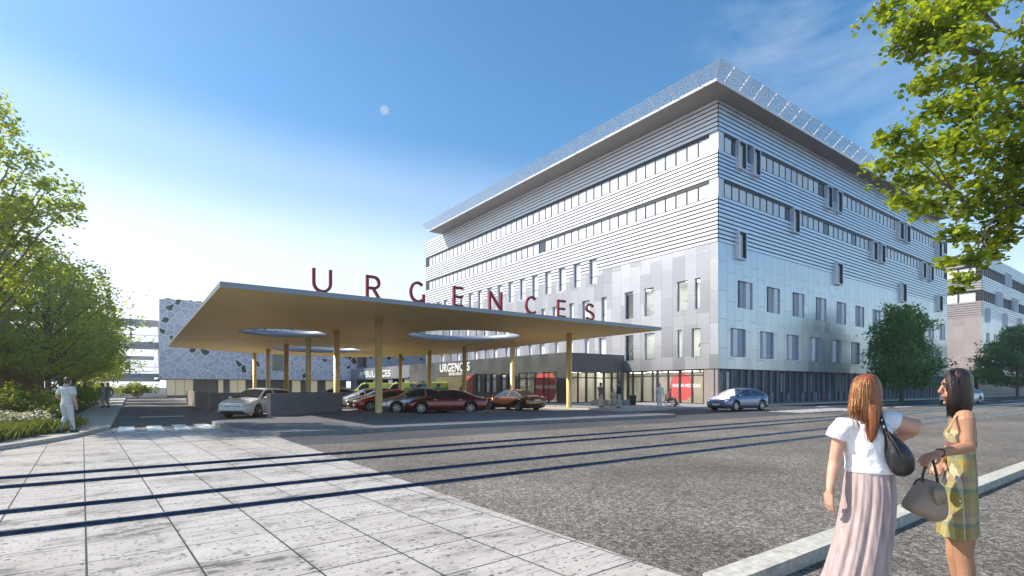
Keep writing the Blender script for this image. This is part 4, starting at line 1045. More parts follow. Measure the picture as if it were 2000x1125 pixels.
M['leaf_f'] = mat_leaf('yellow_green_shrub_leaf', (.18, .25, .03), (.42, .47, .06), .45)
M['leaf_g'] = mat_leaf('grey_white_flower', (.42, .42, .46), (.72, .72, .75), .35)
M['grass'] = mat_leaf('meadow_grass', (.065, .10, .03), (.17, .21, .075), .4)
def tree(label, x, y, h, r, m, n, size, h0=.28,  tiers=9, flat=.42, trunk=.16, group=None, name='street_tree', seed=1, dens=1.0, bias=0, extra=()):
    random.seed(seed)
    t = thing(name, label, 'tree', (x, y, .12), 0, group)
    b = MB(); top = Vector((x+random.uniform(-.3, .3), y, .1+h*.80))
    sp = wob((x, y, .1), top, 7, .16); b.loft(sp, [trunk*(1-.75*i/7) for i in range(8)], 9)
    cl = []
    for k in range(tiers):
        f = h0+(1-h0)*(k+.5)/tiers
        nb = 3 if f > .8 else 4
        for j in range(nb):
            a = 2*PI*(j/nb)+k*1.1+random.uniform(-.5, .5)
            prof = math.sin(PI*min(1, max(.12, (f-h0)/(1-h0)*.85+.18)))**.8 if bias == 0 else (1-.72*(f-h0)/(1-h0))*min(1, .55+2.2*(f-h0))
            rr = r*prof*random.uniform(.55, 1.0)
            s0 = sp[0].lerp(top, max(.15, min(.97, f*.92-.12))); e = Vector((x+rr*math.cos(a), y+rr*math.sin(a), .1+h*f+random.uniform(-.25, .25)))
            b.loft(wob(s0, e, 4, .12), [trunk*.34*(1-.75*i/4) for i in range(5)], 5)
            cr = r*random.uniform(.30, .46)*(.75 if f > .85 else 1)
            cl.append((e, cr)); cl.append((s0.lerp(e, .62)+Vector((random.uniform(-.3, .3), random.uniform(-.3, .3), .15)), cr*.8))
    for u, v, d, cr in extra:
        e = Vector(cpt(u, v, d)); b.loft(wob(sp[5], e, 5, .1), [.06-.009*i for i in range(6)], 5); cl.append((e, cr))
    b.build('trunk', M['bark'], t)
    tot = sum(c[1]**2 for c in cl)
    C = np.concatenate([clump(c, (cr, cr, cr*flat), max(12, int(n*cr**2/tot)), .25) for c, cr in cl])
    leaves_obj(C, size, m, t, base=(x, y, .12), shape='quad' if size < .16 else 'leaf', aspect=1.5)
    return t
TG = 'trees in the planting bed along the left walk'
tree('tall tiered tree nearest the street, in the left planting bed', -4.3, 26.0, 12.0, 2.55, 'leaf_a', 14500, .15, .42, 9, .34, .17, TG, seed=3, extra=((85, 395, 20.6, .75), (112, 398, 20.5, .7), (138, 401, 20.4, .6), (153, 404, 20.3, .4)))
tree('second tree from the street, low branching over the walking man', -3.4, 34.5, 8.6, 3.4, 'leaf_b', 11500, .15, .26, 7, .36, .15, TG, seed=5)
tree('third tree from the street, fine pale crown, mid row', -3.5, 43.0, 9.4, 3.5, 'leaf_b', 9000, .18, .24, 7, .38, .15, TG, seed=8)
tree('fourth tree from the street, beside the timber building end', -3.6, 52.0, 10.2, 3.6, 'leaf_a', 9000, .21, .24, 7, .4, .15, TG, seed=11)
tree('fifth tree from the street, in front of the footbridge', -3.4, 62.0, 9.8, 3.6, 'leaf_b', 8000, .24, .24, 7, .4, .15, TG, seed=13)
tree('farthest tree of the left row, close to the footbridge', -3.6, 74.0, 9.4, 3.8, 'leaf_b', 7500, .26, .24, 7, .42, .15, TG, seed=17)
tree('round topped tree behind the front left tree, against the louvres', -6.4, 31.0, 9.4, 2.7, 'leaf_a', 8000, .17, .22, 7, .4, .14, TG, seed=23)
tree('dense deep green street tree on the hospital pavement', 65.5, 20.6, 10.1, 3.75, 'leaf_c', 21000, .25, .17, 9, .62, .20, 'trees on the street beside the hospital', seed=31, bias=1)
tree('darker loose street tree at the right edge by the second block', 102, 18.2, 10.2, 4.6, 'leaf_c', 22000, .30, .18, 8, .45, .20, 'trees on the street beside the hospital', seed=37)
# big tree leaning in from the right, trunk outside the picture
BT = thing('broadleaf_tree', 'large lime green leafy tree reaching into the picture from the upper right', 'tree', (11.6, .2, 0))
cl = []
for q in [(1740,20,50,28),(1790,45,55,35),(1850,35,60,40),(1905,12,50,30),(1762,88,40,22),(1820,85,50,30),(1880,80,50,25),(1850,150,60,32),(1805,168,35,16),(1920,145,60,38),(1985,150,40,45),
          (1835,212,50,24),(1900,210,60,38),(1970,232,50,46),(1745,268,38,18),(1800,290,55,28),(1870,280,60,35),(1940,300,60,40),(1990,320,40,46),(1735,322,42,20),(1785,350,50,25),(1850,350,60,35),(1920,370,60,35),(1985,390,40,40),
          (1765,392,36,16),(1820,402,50,22),(1890,412,50,24),(1960,425,40,26),(1870,458,32,16),(1920,466,38,22),(1962,462,26,22),(1850,512,24,12),(1898,508,34,17),(1940,498,24,18),(1884,545,24,15),(1870,566,12,8),
          (2060,60,70,60),(2080,180,80,70),(2060,300,70,70),(2090,420,70,60),(2150,240,80,120),(2000,-60,120,50),(1850,-50,110,45)]:
    u, v, ru, rv = q; d = 6.9+random.uniform(-.75, .85); c = cpt(u, v, d)
    cl.append((c, ru*d/1024, rv*d/1024, ru*rv))
b = MB()
tr = Vector((11.6, .2, 0)); fk = Vector((11.4, .4, 3.4)); tp = Vector((11.2, .6, 8.2))
b.loft(wob(tr, fk, 5, .05)+wob(fk, tp, 5, .12)[1:], [.26-.017*i for i in range(11)], 12)
nodes = []
for k, (u, v, d) in enumerate(((1955, 60, 7.2), (1930, 110, 6.7), (1935, 190, 7.3), (1900, 265, 6.8), (1930, 330, 7.2), (1880, 385, 6.8), (1945, 440, 7.0), (1965, 395, 6.6))):
    e = Vector(cpt(u, v, d)); s0 = fk.lerp(tp, min(.95, .05+max(0, e.z-4.0)/5.5)); path = wob(s0, e, 6, .14)
    b.loft(path, [.062*(1-.78*i/6) for i in range(7)], 7); nodes += path[2:]
for c, r1, r2, w_ in cl:
    c = Vector(c); s0 = min(nodes, key=lambda p: (p-c).length)
    b.loft(wob(s0, c, 4, .07), [.017*(1-.7*i/4) for i in range(5)], 5)
    for k in range(3):
        e = c+Vector((random.uniform(-1, 1)*r1, random.uniform(-1, 1)*r1, random.uniform(-1, 1)*r2)); b.loft(wob(c, e, 3, .03), [.008, .006, .005, .003], 4)
b.build('trunk', M['bark'], BT)
C = np.concatenate([clump(c, (r1, r1*1.1, r2*1.05), int(40+w_*.145), .1) for c, r1, r2, w_ in cl])
leaves_obj(C, .084, 'leaf_d', BT, base=(11.6, .2, 0), aspect=1.32, up=.75, droop=.5)
# planting bed
def shrub(label, x, y, r, h, m, n, size, grp, name='shrub', **kw):
    t = thing(name, label, 'shrub', (x, y, .17), 0, grp); b = MB(); cs = []
    for k in range(9):
        a = random.uniform(0, 2*PI); rr = r*random.uniform(.2, .75); e = Vector((x+rr*math.cos(a), y+rr*math.sin(a), .17+h*random.uniform(.45, .85)))
        b.loft(wob((x+.1*math.cos(a), y+.1*math.sin(a), .12), e, 3, .05), [.02, .016, .012, .007], 5)
        cs.append(clump(e, (r*.5, r*.5, h*.36), n//9, .1))
    b.build('stem', M['bark'], t)
    leaves_obj(np.concatenate(cs), size, m, t, 'foliage', base=(x, y, .17), shape='quad', **kw)
SG = 'shrubs in the left planting bed'
for lab, x, y, r, h, m, n, s_ in (
    ('yellow green shrub at the left edge of the bed, below the timber fins', -4.6, 22.6, .95, 1.25, 'leaf_f', 2600, .11),
    ('yellow green shrub at the middle of the bed behind the walking man', -3.0, 26.6, 1.0, 1.25, 'leaf_f', 2400, .12),
    ('olive shrub between the two yellow green shrubs', -3.9, 24.6, .95, 1.15, 'leaf_e', 2400, .11),
    ('low olive shrub beside the legs of the walking man', -2.15, 23.2, .62, .75, 'leaf_e', 1400, .09),
    ('olive shrub at the left frame edge in front of the flowers', -4.7, 19.6, .8, .8, 'leaf_e', 1800, .09),
    ('bright yellow green hedge shrub beside the walking couple', -2.9, 38.5, 1.1, 1.35, 'leaf_f', 1800, .16),
    ('bright hedge shrub just behind the couple', -3.0, 46.5, 1.2, 1.4, 'leaf_f', 1500, .19),
    ('far hedge shrub left of the ramp road', -2.6, 56.0, 1.3, 1.4, 'leaf_f', 1300, .22),
    ('bright hedge shrub closing the end of the ramp road', .6, 88.0, 2.6, 1.9, 'leaf_f', 2600, .28),
    ('bright hedge shrub under the footbridge at the left', -4.4, 86.0, 2.8, 1.9, 'leaf_f', 2600, .28)):
    shrub(lab, x, y, r, h, m, n, s_, SG)
for lab, x, y, r in (('drift of grey white flowers at the left edge of the bed', -4.3, 20.8, .9), ('drift of grey white flowers beside the walking man', -2.9, 22.0, .75)):
    t = thing('flower_drift', lab, 'flowers', (x, y, .17), 0, 'grey white flower drifts'); 
    leaves_obj(clump((x, y, .62), (r, r*.8, .22), 1300, .1), .07, 'leaf_g', t, 'blossom', base=(x, y, .17), shape='quad')
    leaves_obj(clump((x, y, .38), (r, r*.8, .3), 1000, .1), .10, 'leaf_e', t, 'foliage', base=(x, y, .17), shape='quad')
def grass(name, n, poly_pts, hh):
    P = np.array([random.choice(poly_pts) for _ in range(n)])+RNG.normal(size=(n, 2))*.24
    h = hh*(.5+.8*RNG.random(n)); a = RNG.random(n)*2*PI; ln = .5*h
    z0 = np.full(n, .14); dx, dy = np.cos(a), np.sin(a); w = .006
    v = np.stack([np.stack([P[:, 0]-dy*w, P[:, 1]+dx*w, z0], 1), np.stack([P[:, 0]+dy*w, P[:, 1]-dx*w, z0], 1),
                  np.stack([P[:, 0]+dx*ln*.4+dy*w*.7, P[:, 1]+dy*ln*.4-dx*w*.7, z0+h*.6], 1), np.stack([P[:, 0]+dx*ln, P[:, 1]+dy*ln, z0+h], 1)], 1).reshape(-1, 3)
    F = [(4*i, 4*i+1, 4*i+2, 4*i+3) for i in range(n)]
    me = bpy.data.meshes.new(name); me.from_pydata(v.tolist(), [], F); me.materials.append(M['grass'])
    o = bpy.data.objects.new(name, me); COL.objects.link(o)
    return tag(o, 'green meadow grass along the front of the left planting bed', 'grass', kind='stuff')
grass('meadow_grass', 17000, [(-2.75, 20.3), (-3.1, 19.4), (-3.3, 18.8), (-2.3, 21.6), (-3.6, 18.3), (-4.2, 17.5), (-4.9, 16.6), (-2.0, 22.7), (-3.4, 20.3), (-4.0, 19.3), (-2.5, 21.4), (-4.6, 18.6), (-3.3, 21.2), (-1.95, 24.3)], .34)

# ================================================================ STREET FURNITURE
for i in range(7):
    w_ = ['nearest the hospital corner', 'second from the hospital corner', 'third from the hospital corner', 'fourth from the hospital corner', 'fifth from the hospital corner', 'sixth from the hospital corner', 'seventh from the hospital corner, behind the red haired woman'][i]
    x = 43.9+2.62*i; t = MB(); t.lathe([(0, .92), (.045, .92), (.06, .90), (.06, .02), (.085, .02), (.085, 0)], (x, 23.0, .12), 'z', 14)
    o = t.build('bollard', M['fin'], base=(x, 23.0, .12)); tag(o, 'grey steel bollard on the pavement, %s' % w_, 'bollard', 'bollards along the hospital wall')
def gx(u, d): return W((u-1000)/1024*d, d)
for lab, u0, u1 in (('pale concrete bench block under the standing man, left of the seated man', 1157, 1188), ('pale concrete bench block under the seated man', 1191, 1216), ('short pale concrete bench block beside the black bin', 1218, 1231)):
    d = 41.5; x0, y0 = gx(u0, d); x1, y1 = gx(u1, d); c = Vector(((x0+x1)/2, (y0+y1)/2, 0)); a = Vector((x1-x0, y1-y0, 0)); ln = a.length/2; a.normalize()
    o = MB().obox((c.x, c.y, .12+.21), a*ln*.97, Vector((-a.y, a.x, 0))*.26, Vector((0, 0, .21))).build('concrete_bench', M['concrete'], base=(c.x, c.y, .12)); bevel(o, .03)
    tag(o, lab, 'bench', 'concrete bench blocks outside the entrance')
x, y = gx(1236, 41.2)
lb = thing('litter_bin', 'black square litter bin at the end of the benches', 'bin', (x, y, .12), -TH)
o = MB().add([(-.19, -.19, 0), (.19, -.19, 0), (.19, .19, 0), (-.19, .19, 0), (-.23, -.23, .74), (.23, -.23, .74), (.23, .23, .74), (-.23, .23, .74)], [(0, 3, 2, 1), (0, 1, 5, 4), (1, 2, 6, 5), (2, 3, 7, 6), (3, 0, 4, 7), (4, 5, 6, 7)]).build('bin_body', M['trim'], lb, local=True); bevel(o, .015)
MB().box(-.25, .25, -.25, .25, .742, .79).build('bin_lid', M['black'], lb, local=True)
# moon
mp = Vector(cpt(751, 215, 2500)); b = MB(); b.ell((0, 0, 0), (21, 21, 21), 24, 14)
m, nt, p, out = new_mat('pale_day_moon'); nt.nodes.remove(p)
em = N(nt, 'Emission'); em.inputs[0].default_value = (.75, .82, .95, 1); em.inputs[1].default_value = .55
tp_ = N(nt, 'BsdfTransparent'); nrm = N(nt, 'NewGeometry')
vt = N(nt, 'VectorMath', operation='DOT_PRODUCT'); L(nt, nrm.outputs['Normal'], vt.inputs[0]); sd = Vector((*W(.75, -.6), .25)).normalized(); vt.inputs[1].default_value = sd
mx = N(nt, 'MixShader'); L(nt, ramp(nt, vt.outputs['Value'], [(.0, 0.0), (.45, .45)]), mx.inputs[0]); L(nt, tp_.outputs[0], mx.inputs[1]); L(nt, em.outputs[0], mx.inputs[2]); L(nt, mx.outputs[0], out.inputs[0])
M['moon'] = m
o = b.build('moon', m); o.location = mp; tag(o, 'pale half moon in the daytime sky above the canopy', 'moon')
# ================================================================ PEOPLE
M['skin'] = mat('light_skin', (.56, .32, .22), .5, var=.08, scale=12, bump=.04, bscale=120)
M['skin2'] = mat('tanned_skin', (.42, .215, .125), .48, var=.08, scale=12, bump=.04, bscale=120)
M['hairdk'] = m_hair('dark_brown_hair', (.010, .006, .005), (.035, .018, .013))
M['hairbr'] = m_hair('brown_hair', (.05, .028, .015), (.12, .07, .035))
M['shoe'] = mat('black_shoe', (.03, .03, .03), .5); M['shoew'] = mat('white_shoe', (.6, .6, .6), .5)
def cloth(name, col, var=.1): return mat(name, col, .85, 0, var=var, scale=7, bump=.12, bscale=30, spec=.2)
M['scrub'] = cloth('pale_grey_scrubs', (.60, .63, .62)); M['coat'] = cloth('white_coat_cotton', (.74, .74, .75)); M['beige'] = cloth('beige_trousers', (.52, .48, .43))
M['olive'] = cloth('grey_olive_jacket', (.17, .17, .15)); M['navy'] = cloth('dark_navy_jacket', (.045, .05, .075)); M['greensc'] = cloth('green_surgical_scrubs', (.02, .26, .15))
M['redsh'] = cloth('dull_red_jumper', (.34, .06, .075)); M['sil'] = cloth('dark_grey_silhouette_cloth', (.06, .06, .07)); M['greyc'] = cloth('grey_cardigan', (.34, .34, .36))  # dark grey cloth paints the footbridge figures as silhouettes
def hand(b, wr, dr, nrm, ln, curl=.5, ts=1, spread=.12, n=7):
    """palm with four unequal bent fingers and a thumb leaving its side; dr = finger direction, nrm = direction the palm faces"""
    wr, d, p = Vector(wr), Vector(dr).normalized(), Vector(nrm); p = (p-d*p.dot(d)).normalized(); s_ = d.cross(p)*ts
    pl = ln*.52; w = ln*.22
    b.loft([wr-d*ln*.12, wr, wr+d*pl*.35, wr+d*pl*.8, wr+d*pl*1.04], [(ln*.145, ln*.115), (ln*.15, ln*.105), (w*.98, ln*.11), (w*1.05, ln*.095), (w*.95, ln*.06)], 12, ref=s_)
    for k, (o, fl) in enumerate(((.78, .40), (.27, .46), (-.25, .43), (-.75, .33))):
        q = wr+d*pl*(.97-.05*abs(o))+s_*w*o; a = 0.0; pts = [q-d*ln*.06, q]; dd = d+s_*o*spread
        dd.normalize(); rr = ln*.052*(1 if k < 3 else .88)
        for j, f in enumerate((.46, .31, .23)):
            a += curl*(.75, 1.0, .7)[j]
            q = q+(dd*math.cos(a)+p*math.sin(a))*ln*fl*f; pts.append(q)
        b.loft(pts, [rr, rr*1.02, rr*.97, rr*.9, rr*.62], n, ref=s_)
    q = wr+d*pl*.22+s_*w*.75; t1 = (d*.72+s_*.62+p*.32).normalized(); t2 = (d*.92+s_*.12+p*.38*(.6+curl)).normalized()
    b.loft([q-t1*ln*.04, q+t1*ln*.10, q+t1*ln*.22, q+t1*ln*.22+t2*ln*.13, q+t1*ln*.22+t2*ln*.20], [ln*.075, ln*.072, ln*.06, ln*.055, ln*.036], n, ref=p)
def limb(b, pts, rad, n=12, ref=(1, 0, 0)): b.loft(pts, rad, n, ref)
def figure(label, loc, rz, Ht, top, bot, hair, skin='skin', pose=None, group=None, coat=None, female=False, vox=.012, shoes='shoe', hairlen=0, sleeves='short'):
    P = dict(sw=.118 if not female else .102, hw=.055, hip=.52, off=(0, 0),
             la=((-.01, .15, .635), (.03, .155, .49)), ra=((-.01, -.15, .635), (.03, -.155, .49)),
             ll=((.012, .06, .285), (0, .062, .045)), rl=((.012, -.06, .285), (0, -.062, .045)), head=(0, 0), curl=.5, dz=0.0, lean=0.0)
    if pose: P.update(pose)
    H_ = Ht; V = lambda p: Vector((p[0], p[1], p[2]))*H_
    dz, ln = P['dz'], P['lean']
    U = lambda x, y, z: Vector((x+ln*(z-P['hip']), y, z+dz))*H_
    b = MB(); sh = {}; 
    # torso, neck, head
    tz = [(.49, .060, .088), (.53, .066, .096), (.60, .056, .078), (.66, .056, .080), (.73, .064, .094), (.79, .058, .108), (.825, .040, .070)]
    limb(b, [U(0, 0, z) for z, _, _ in tz], [(a*H_, c*H_) for _, a, c in tz], 16)
    hx, hy = P['head']
    limb(b, [U(0, 0, .81), U(.008+hx*.3, 0, .85), U(.012+hx*.7, 0, .885)], [.036*H_, .031*H_, .033*H_], 12)
    hc = U(.02+hx, hy, .932)
    b.ell(hc, (.058*H_, .047*H_, .066*H_), 16, 11); b.ell(hc+Vector((.016, 0, -.034))*H_, (.042*H_, .036*H_, .036*H_), 12, 8)
    b.ell(hc+Vector((.062, 0, -.012))*H_, (.013*H_, .009*H_, .014*H_), 8, 6)
    for s_ in (-1, 1): b.ell(hc+Vector((-.002, s_*.048, -.008))*H_, (.012*H_, .006*H_, .019*H_), 8, 6)
    for s_, ak, lk in ((1, 'la', 'll'), (-1, 'ra', 'rl')):
        s0 = U(0, s_*P['sw'], .80); e, w = V(P[ak][0]), V(P[ak][1]); e = e+Vector((0, 0, dz*H_)) if not P.get('abs') else e; w = w+Vector((0, 0, dz*H_)) if not P.get('abs') else w
        limb(b, [U(0, s_*.06, .79), s0, s0.lerp(e, .5), e, e.lerp(w, .35), w], [.040*H_, .036*H_, .030*H_, .0245*H_, .0255*H_, .0165*H_])
        hand(b, w, (w-e), (0, -s_, 0) if abs((w-e).normalized().y) < .8 else (0, 0, -1), .108*H_, P['curl'], -s_ if False else 1)
        h0 = U(0, s_*P['hw'], .50); k, a = V(P[lk][0])+Vector((0, 0, dz*H_)), V(P[lk][1])
        if not P.get('sit'): k = V(P[lk][0])
        limb(b, [h0+Vector((0, 0, .03*H_)), h0, h0.lerp(k, .5), k, k.lerp(a, .35), a, a-Vector((0, 0, .02*H_))], [.056*H_, .056*H_, .046*H_, .034*H_, .034*H_, .021*H_, .02*H_])
        fd = P.get('foot', (1, 0, 0)); fd = Vector(fd)
        limb(b, [a+Vector((0, 0, .0))-fd*.03*H_, a+fd*.04*H_-Vector((0, 0, .018*H_)), a+fd*.10*H_-Vector((0, 0, .028*H_))], [(.024*H_, .024*H_), (.025*H_, .022*H_), (.02*H_, .011*H_)], 10, (0, 1, 0))
        sh[s_] = (s0, e, w, h0, k, a, fd)
    root = b.build('person', M[skin], base=loc if False else None)
    root.location = loc; root.rotation_euler = (0, 0, rz); BASE[root.name] = Vector(loc)
    fuse(root, vox, 3); tag(root, label, 'person', group)
    g = .010*H_
    # shirt with sleeves
    c = MB(); z0 = P.get('hem', .485)
    zz = [(z0, .070, .100), (.53, .074, .104), (.60, .068, .092), (.66, .067, .093), (.73, .074, .104), (.79, .066, .118), (.822, .048, .082), (.832, .042, .06)]
    limb(c, [U(0, 0, z) for z, _, _ in zz], [(a*H_, d*H_) for _, a, d in zz], 18)
    for s_ in (-1, 1):
        s0, e, w = sh[s_][:3]
        if sleeves == 'short': limb(c, [U(0, s_*.05, .79), s0, s0.lerp(e, .45), s0.lerp(e, .72)], [.048*H_, .046*H_, .043*H_, .042*H_])
        else: limb(c, [U(0, s_*.05, .79), s0, s0.lerp(e, .5), e, e.lerp(w, .5), e.lerp(w, .93)], [.048*H_, .046*H_, .041*H_, .036*H_, .032*H_, .027*H_])
    fuse(c.build('coat' if coat else 'shirt', M[coat or top], root, local=True), vox, 4)
    c = MB()
    limb(c, [U(0, 0, .46), U(0, 0, .52), U(0, 0, .575)], [(.060*H_, .09*H_), (.071*H_, .102*H_), (.062*H_, .088*H_)], 16)
    for s_ in (-1, 1):
        h0, k, a = sh[s_][3:6]
        limb(c, [h0+Vector((0, 0, .02*H_)), h0.lerp(k, .1), h0.lerp(k, .5), k, k.lerp(a, .5), k.lerp(a, .99)], [.06*H_, .062*H_, .054*H_, .045*H_, .042*H_, .040*H_])
    fuse(c.build('trousers', M[bot], root, local=True), vox, 3)
    for s_ in (-1, 1):
        a, fd = sh[s_][5:7]
        c = MB(); limb(c, [a-fd*.036*H_-Vector((0, 0, .012*H_)), a+fd*.02*H_-Vector((0, 0, .014*H_)), a+fd*.07*H_-Vector((0, 0, .024*H_)), a+fd*.118*H_-Vector((0, 0, .031*H_))], [(.028*H_, .030*H_), (.030*H_, .028*H_), (.030*H_, .020*H_), (.018*H_, .011*H_)], 12, (0, 1, 0))
        c.build('shoe', M[shoes], root, local=True)
    c = MB(); c.ell(hc+Vector((-.010, 0, .013))*H_, (.060*H_, .053*H_, .064*H_), 16, 10)
    if hairlen: c.loft([hc+Vector((-.02, 0, .02))*H_, hc+Vector((-.035, 0, -.04))*H_, hc+Vector((-.04, 0, -.04-hairlen))*H_], [(.05*H_, .05*H_), (.035*H_, .046*H_), (.015*H_, .03*H_)], 12, (0, 1, 0))
    else: c.ell(hc+Vector((-.022, 0, -.012))*H_, (.042*H_, .047*H_, .048*H_), 12, 8)
    c.build('hair', M[hair], root, local=True)
    return root
WALK = dict(ll=((.075, .058, .29), (.03, .06, .045)), rl=((.02, -.055, .285), (-.12, -.058, .075)), la=((-.07, .15, .64), (-.02, .16, .50)), ra=((.02, -.155, .64), (.13, -.15, .52)))
def at(u, v, z): x, y = gpt(u, v, z); return (x, y, z)
figure('man in pale grey short sleeved scrubs walking away along the left kerb', at(131, 845, .12), chead(.10, .99), 1.74, 'scrub', 'scrub', 'hairbr',
       pose=dict(ll=((.03, .06, .285), (-.07, .065, .05)), rl=((.02, -.058, .285), (.05, -.062, .045)), la=((-.03, .175, .645), (.09, .13, .56)), ra=((-.02, -.165, .635), (.02, -.165, .49))), vox=.010)
CPG = 'couple strolling on the left walk'
figure('person in white coat and trousers, left one of the strolling pair on the walk', at(201, 796, .12), chead(-.2, -.98), 1.72, 'coat', 'coat', 'hairdk', pose=WALK, group=CPG, hairlen=.06, female=True, sleeves='long')
figure('person in grey cardigan strolling at the right of the pair on the left walk', at(211, 796, .12), chead(-.1, -.99), 1.74, 'greyc', 'beige', 'hairbr', pose=dict(WALK, hem=.40), group=CPG, sleeves='long')
EG = 'people outside the emergency entrance'
figure('standing man in olive jacket and pale trousers in front of the left bench', at(1173, 795.5, .12), chead(.7, .5), 1.74, 'olive', 'beige', 'hairdk', pose=dict(la=((.05, .14, .64), (.14, .03, .63)), ra=((.04, -.14, .64), (.13, -.03, .65)), hem=.44), group=EG, sleeves='long')
sx, sy = gx(1198, 41.15)
figure('man in beige sitting on the middle bench block leaning forward', (sx, sy, .12), chead(-.3, -.95), 1.72, 'beige', 'beige', 'hairdk',
       pose=dict(sit=True, dz=-.245, lean=.25, la=((.12, .13, .60), (.24, .04, .56)), ra=((.12, -.13, .60), (.24, -.04, .56)), ll=((.25, .075, .52), (.27, .08, .045)), rl=((.25, -.075, .52), (.25, -.08, .045))), group=EG)
figure('standing man in dark navy jacket and pale trousers facing the seated man', at(1210, 796.5, .12), chead(-.95, .3), 1.78, 'navy', 'beige', 'hairdk', pose=dict(la=((.0, .15, .64), (.12, .12, .60)), hem=.43), group=EG, sleeves='long')
figure('nurse in white tunic and trousers walking in front of the lit shopfront', at(1288, 795, .12), chead(-.35, -.93), 1.70, 'coat', 'coat', 'hairdk', pose=dict(WALK, ra=((-.01, -.14, .64), (.10, -.12, .60))), group=EG, hairlen=.05, female=True, shoes='shoew')
wx, wy = gx(1307, 39.6); wr = chead(.85, -.45)
figure('person in dull red jumper sitting in the wheelchair', (wx, wy, .12), wr, 1.68, 'redsh', 'sil', 'hairbr',
       pose=dict(sit=True, dz=-.215, lean=.10, la=((.05, .15, .62), (.20, .13, .60)), ra=((.05, -.15, .62), (.20, -.13, .60)), ll=((.25, .07, .535), (.33, .07, .09)), rl=((.25, -.07, .535), (.33, -.07, .09))), group=EG, sleeves='long')
wc = thing('wheelchair', 'dark wheelchair outside the shopfront carrying the person in red', 'wheelchair', (wx, wy, .12), wr)
for s_ in (-1, 1):
    b = MB(); b.lathe([(.27, -.015), (.30, -.012), (.30, .012), (.27, .015), (.27, -.015)], (-.02, s_*.31, .30), 'y', 24)
    for k in range(8): a = PI*k/4; b.bar((-.02, s_*.31, .30), (-.02+.28*math.cos(a), s_*.31, .30+.28*math.sin(a)), .008)
    b.build('wheel', M['trim'], wc, local=True)
    b = MB(); b.lathe([(0, -.015), (.085, -.015), (.085, .015), (0, .015)], (.42, s_*.24, .085), 'y', 14); b.build('castor', M['trim'], wc, local=True)
    b = MB(); b.bar((-.25, s_*.25, .46), (-.27, s_*.25, .92), .03); b.bar((-.27, s_*.25, .92), (-.38, s_*.25, .93), .03); b.bar((-.25, s_*.25, .46), (.40, s_*.25, .46), .03); b.bar((.40, s_*.25, .46), (.44, s_*.25, .1), .03); b.bar((-.2, s_*.26, .68), (.2, s_*.26, .68), .04); b.build('frame', M['steel'], wc, local=True)
MB().box(-.24, .25, -.23, .23, .40, .445).build('seat', M['trim'], wc, local=True)
MB().box(-.29, -.26, -.23, .23, .46, .88).build('backrest', M['trim'], wc, local=True)
MB().box(.42, .60, -.2, .2, .07, .09).build('footrest', M['steel'], wc, local=True)
HG = 'people seen in the hospital windows'
for lab, y, z, tp, bt, rz in (('surgeon in green scrubs in the lower right window near the corner', 26.9, 3.9, 'greensc', 'greensc', PI), ('surgeon in green scrubs in the lower left window near the canopy tip', 34.5, 3.9, 'greensc', 'greensc', PI*.8),
                              ('doctor in white coat in the upper window pair near the corner', 28.25, 8.0, 'coat', 'beige', PI*.6), ('doctor in white coat in the upper window nearer the canopy letters', 31.75, 8.0, 'coat', 'beige', PI*.4)):
    figure(lab, (BX+.85, y, z), rz, 1.74, tp, bt, 'hairdk', pose=dict(la=((.06, .14, .65), (.17, .08, .66)), ra=((.06, -.14, .65), (.18, -.05, .68))), group=HG, vox=.016, sleeves='long')
BG = 'silhouetted people on the footbridge'
for lab, x, z, rz in (('silhouetted person on the upper footbridge deck nearest the mosaic wall', -.15, 8.25, 0), ('silhouetted person on the upper footbridge deck next to the tree', -1.25, 8.25, PI), ('silhouetted person on the lower footbridge deck, right one', -.3, 3.55, PI), ('silhouetted person on the lower footbridge deck, left one', -2.6, 3.55, 0)):
    figure(lab, (x, MY+4.2, z), rz, 1.76, 'sil', 'sil', 'hairdk', pose=dict(la=((.06, .14, .65), (.15, .05, .66)), ra=((.06, -.14, .65), (.15, -.05, .66))), group=BG, vox=.018, sleeves='long')
# ================================================================ THE TWO WOMEN IN FRONT
def lofuv(b, rows, n=18, ref=None, smooth=True, fold=None):
    """rows: (u, v, depth, half width px, half thickness m[, forward shift]) -> horizontal elliptical rings seen in front of the camera"""
    rings = []
    for i, r in enumerate(rows):
        u, v, d, wpx, th = r[:5]; c = Vector(cpt(u, v, d)); ph = math.atan((u-1000)/1024); cp, sp = math.cos(ph), math.sin(ph); a = wpx*d/1024*cp
        ring = []
        for k in range(n):
            t = 2*PI*k/n; f = 1.0
            if fold: f = fold(i/(len(rows)-1), t)
            dx, dy = a*f*math.cos(t), th*f*math.sin(t)
            x, y = W(dx*cp+dy*sp, -dx*sp+dy*cp); ring.append((c.x+x, c.y+y, c.z))
        rings.append(ring)
    return b.rings(rings, smooth=smooth)
RGT = Vector((CX_, -SX, 0)); FWD = Vector((SX, CX_, 0)); UP = Vector((0, 0, 1))
def cam_dir(a, b_, c): return RGT*a+FWD*b_+UP*c
P_ = lambda u, v, d: Vector(cpt(u, v, d))
def E(b, c, r, nu=12, nv=8):
    ph = TH+math.atan(.77); b.ell(c, (r[0]*.80, r[1], r[2]), nu, nv, Matrix.Rotation(-ph, 3, 'Z'))
def densify(rows, k=4):
    """Catmull-Rom through the ring rows"""
    out = []
    m = len(rows); R = [np.array(r, float) for r in rows]
    for i in range(m-1):
        p0, p1, p2, p3 = R[max(i-1, 0)], R[i], R[i+1], R[min(i+2, m-1)]
        for j in range(k):
            t = j/k; out.append(tuple(.5*((2*p1)+(-p0+p2)*t+(2*p0-5*p1+4*p2-p3)*t*t+(-p0+3*p1-3*p2+p3)*t**3)))
    out.append(tuple(rows[-1])); return out
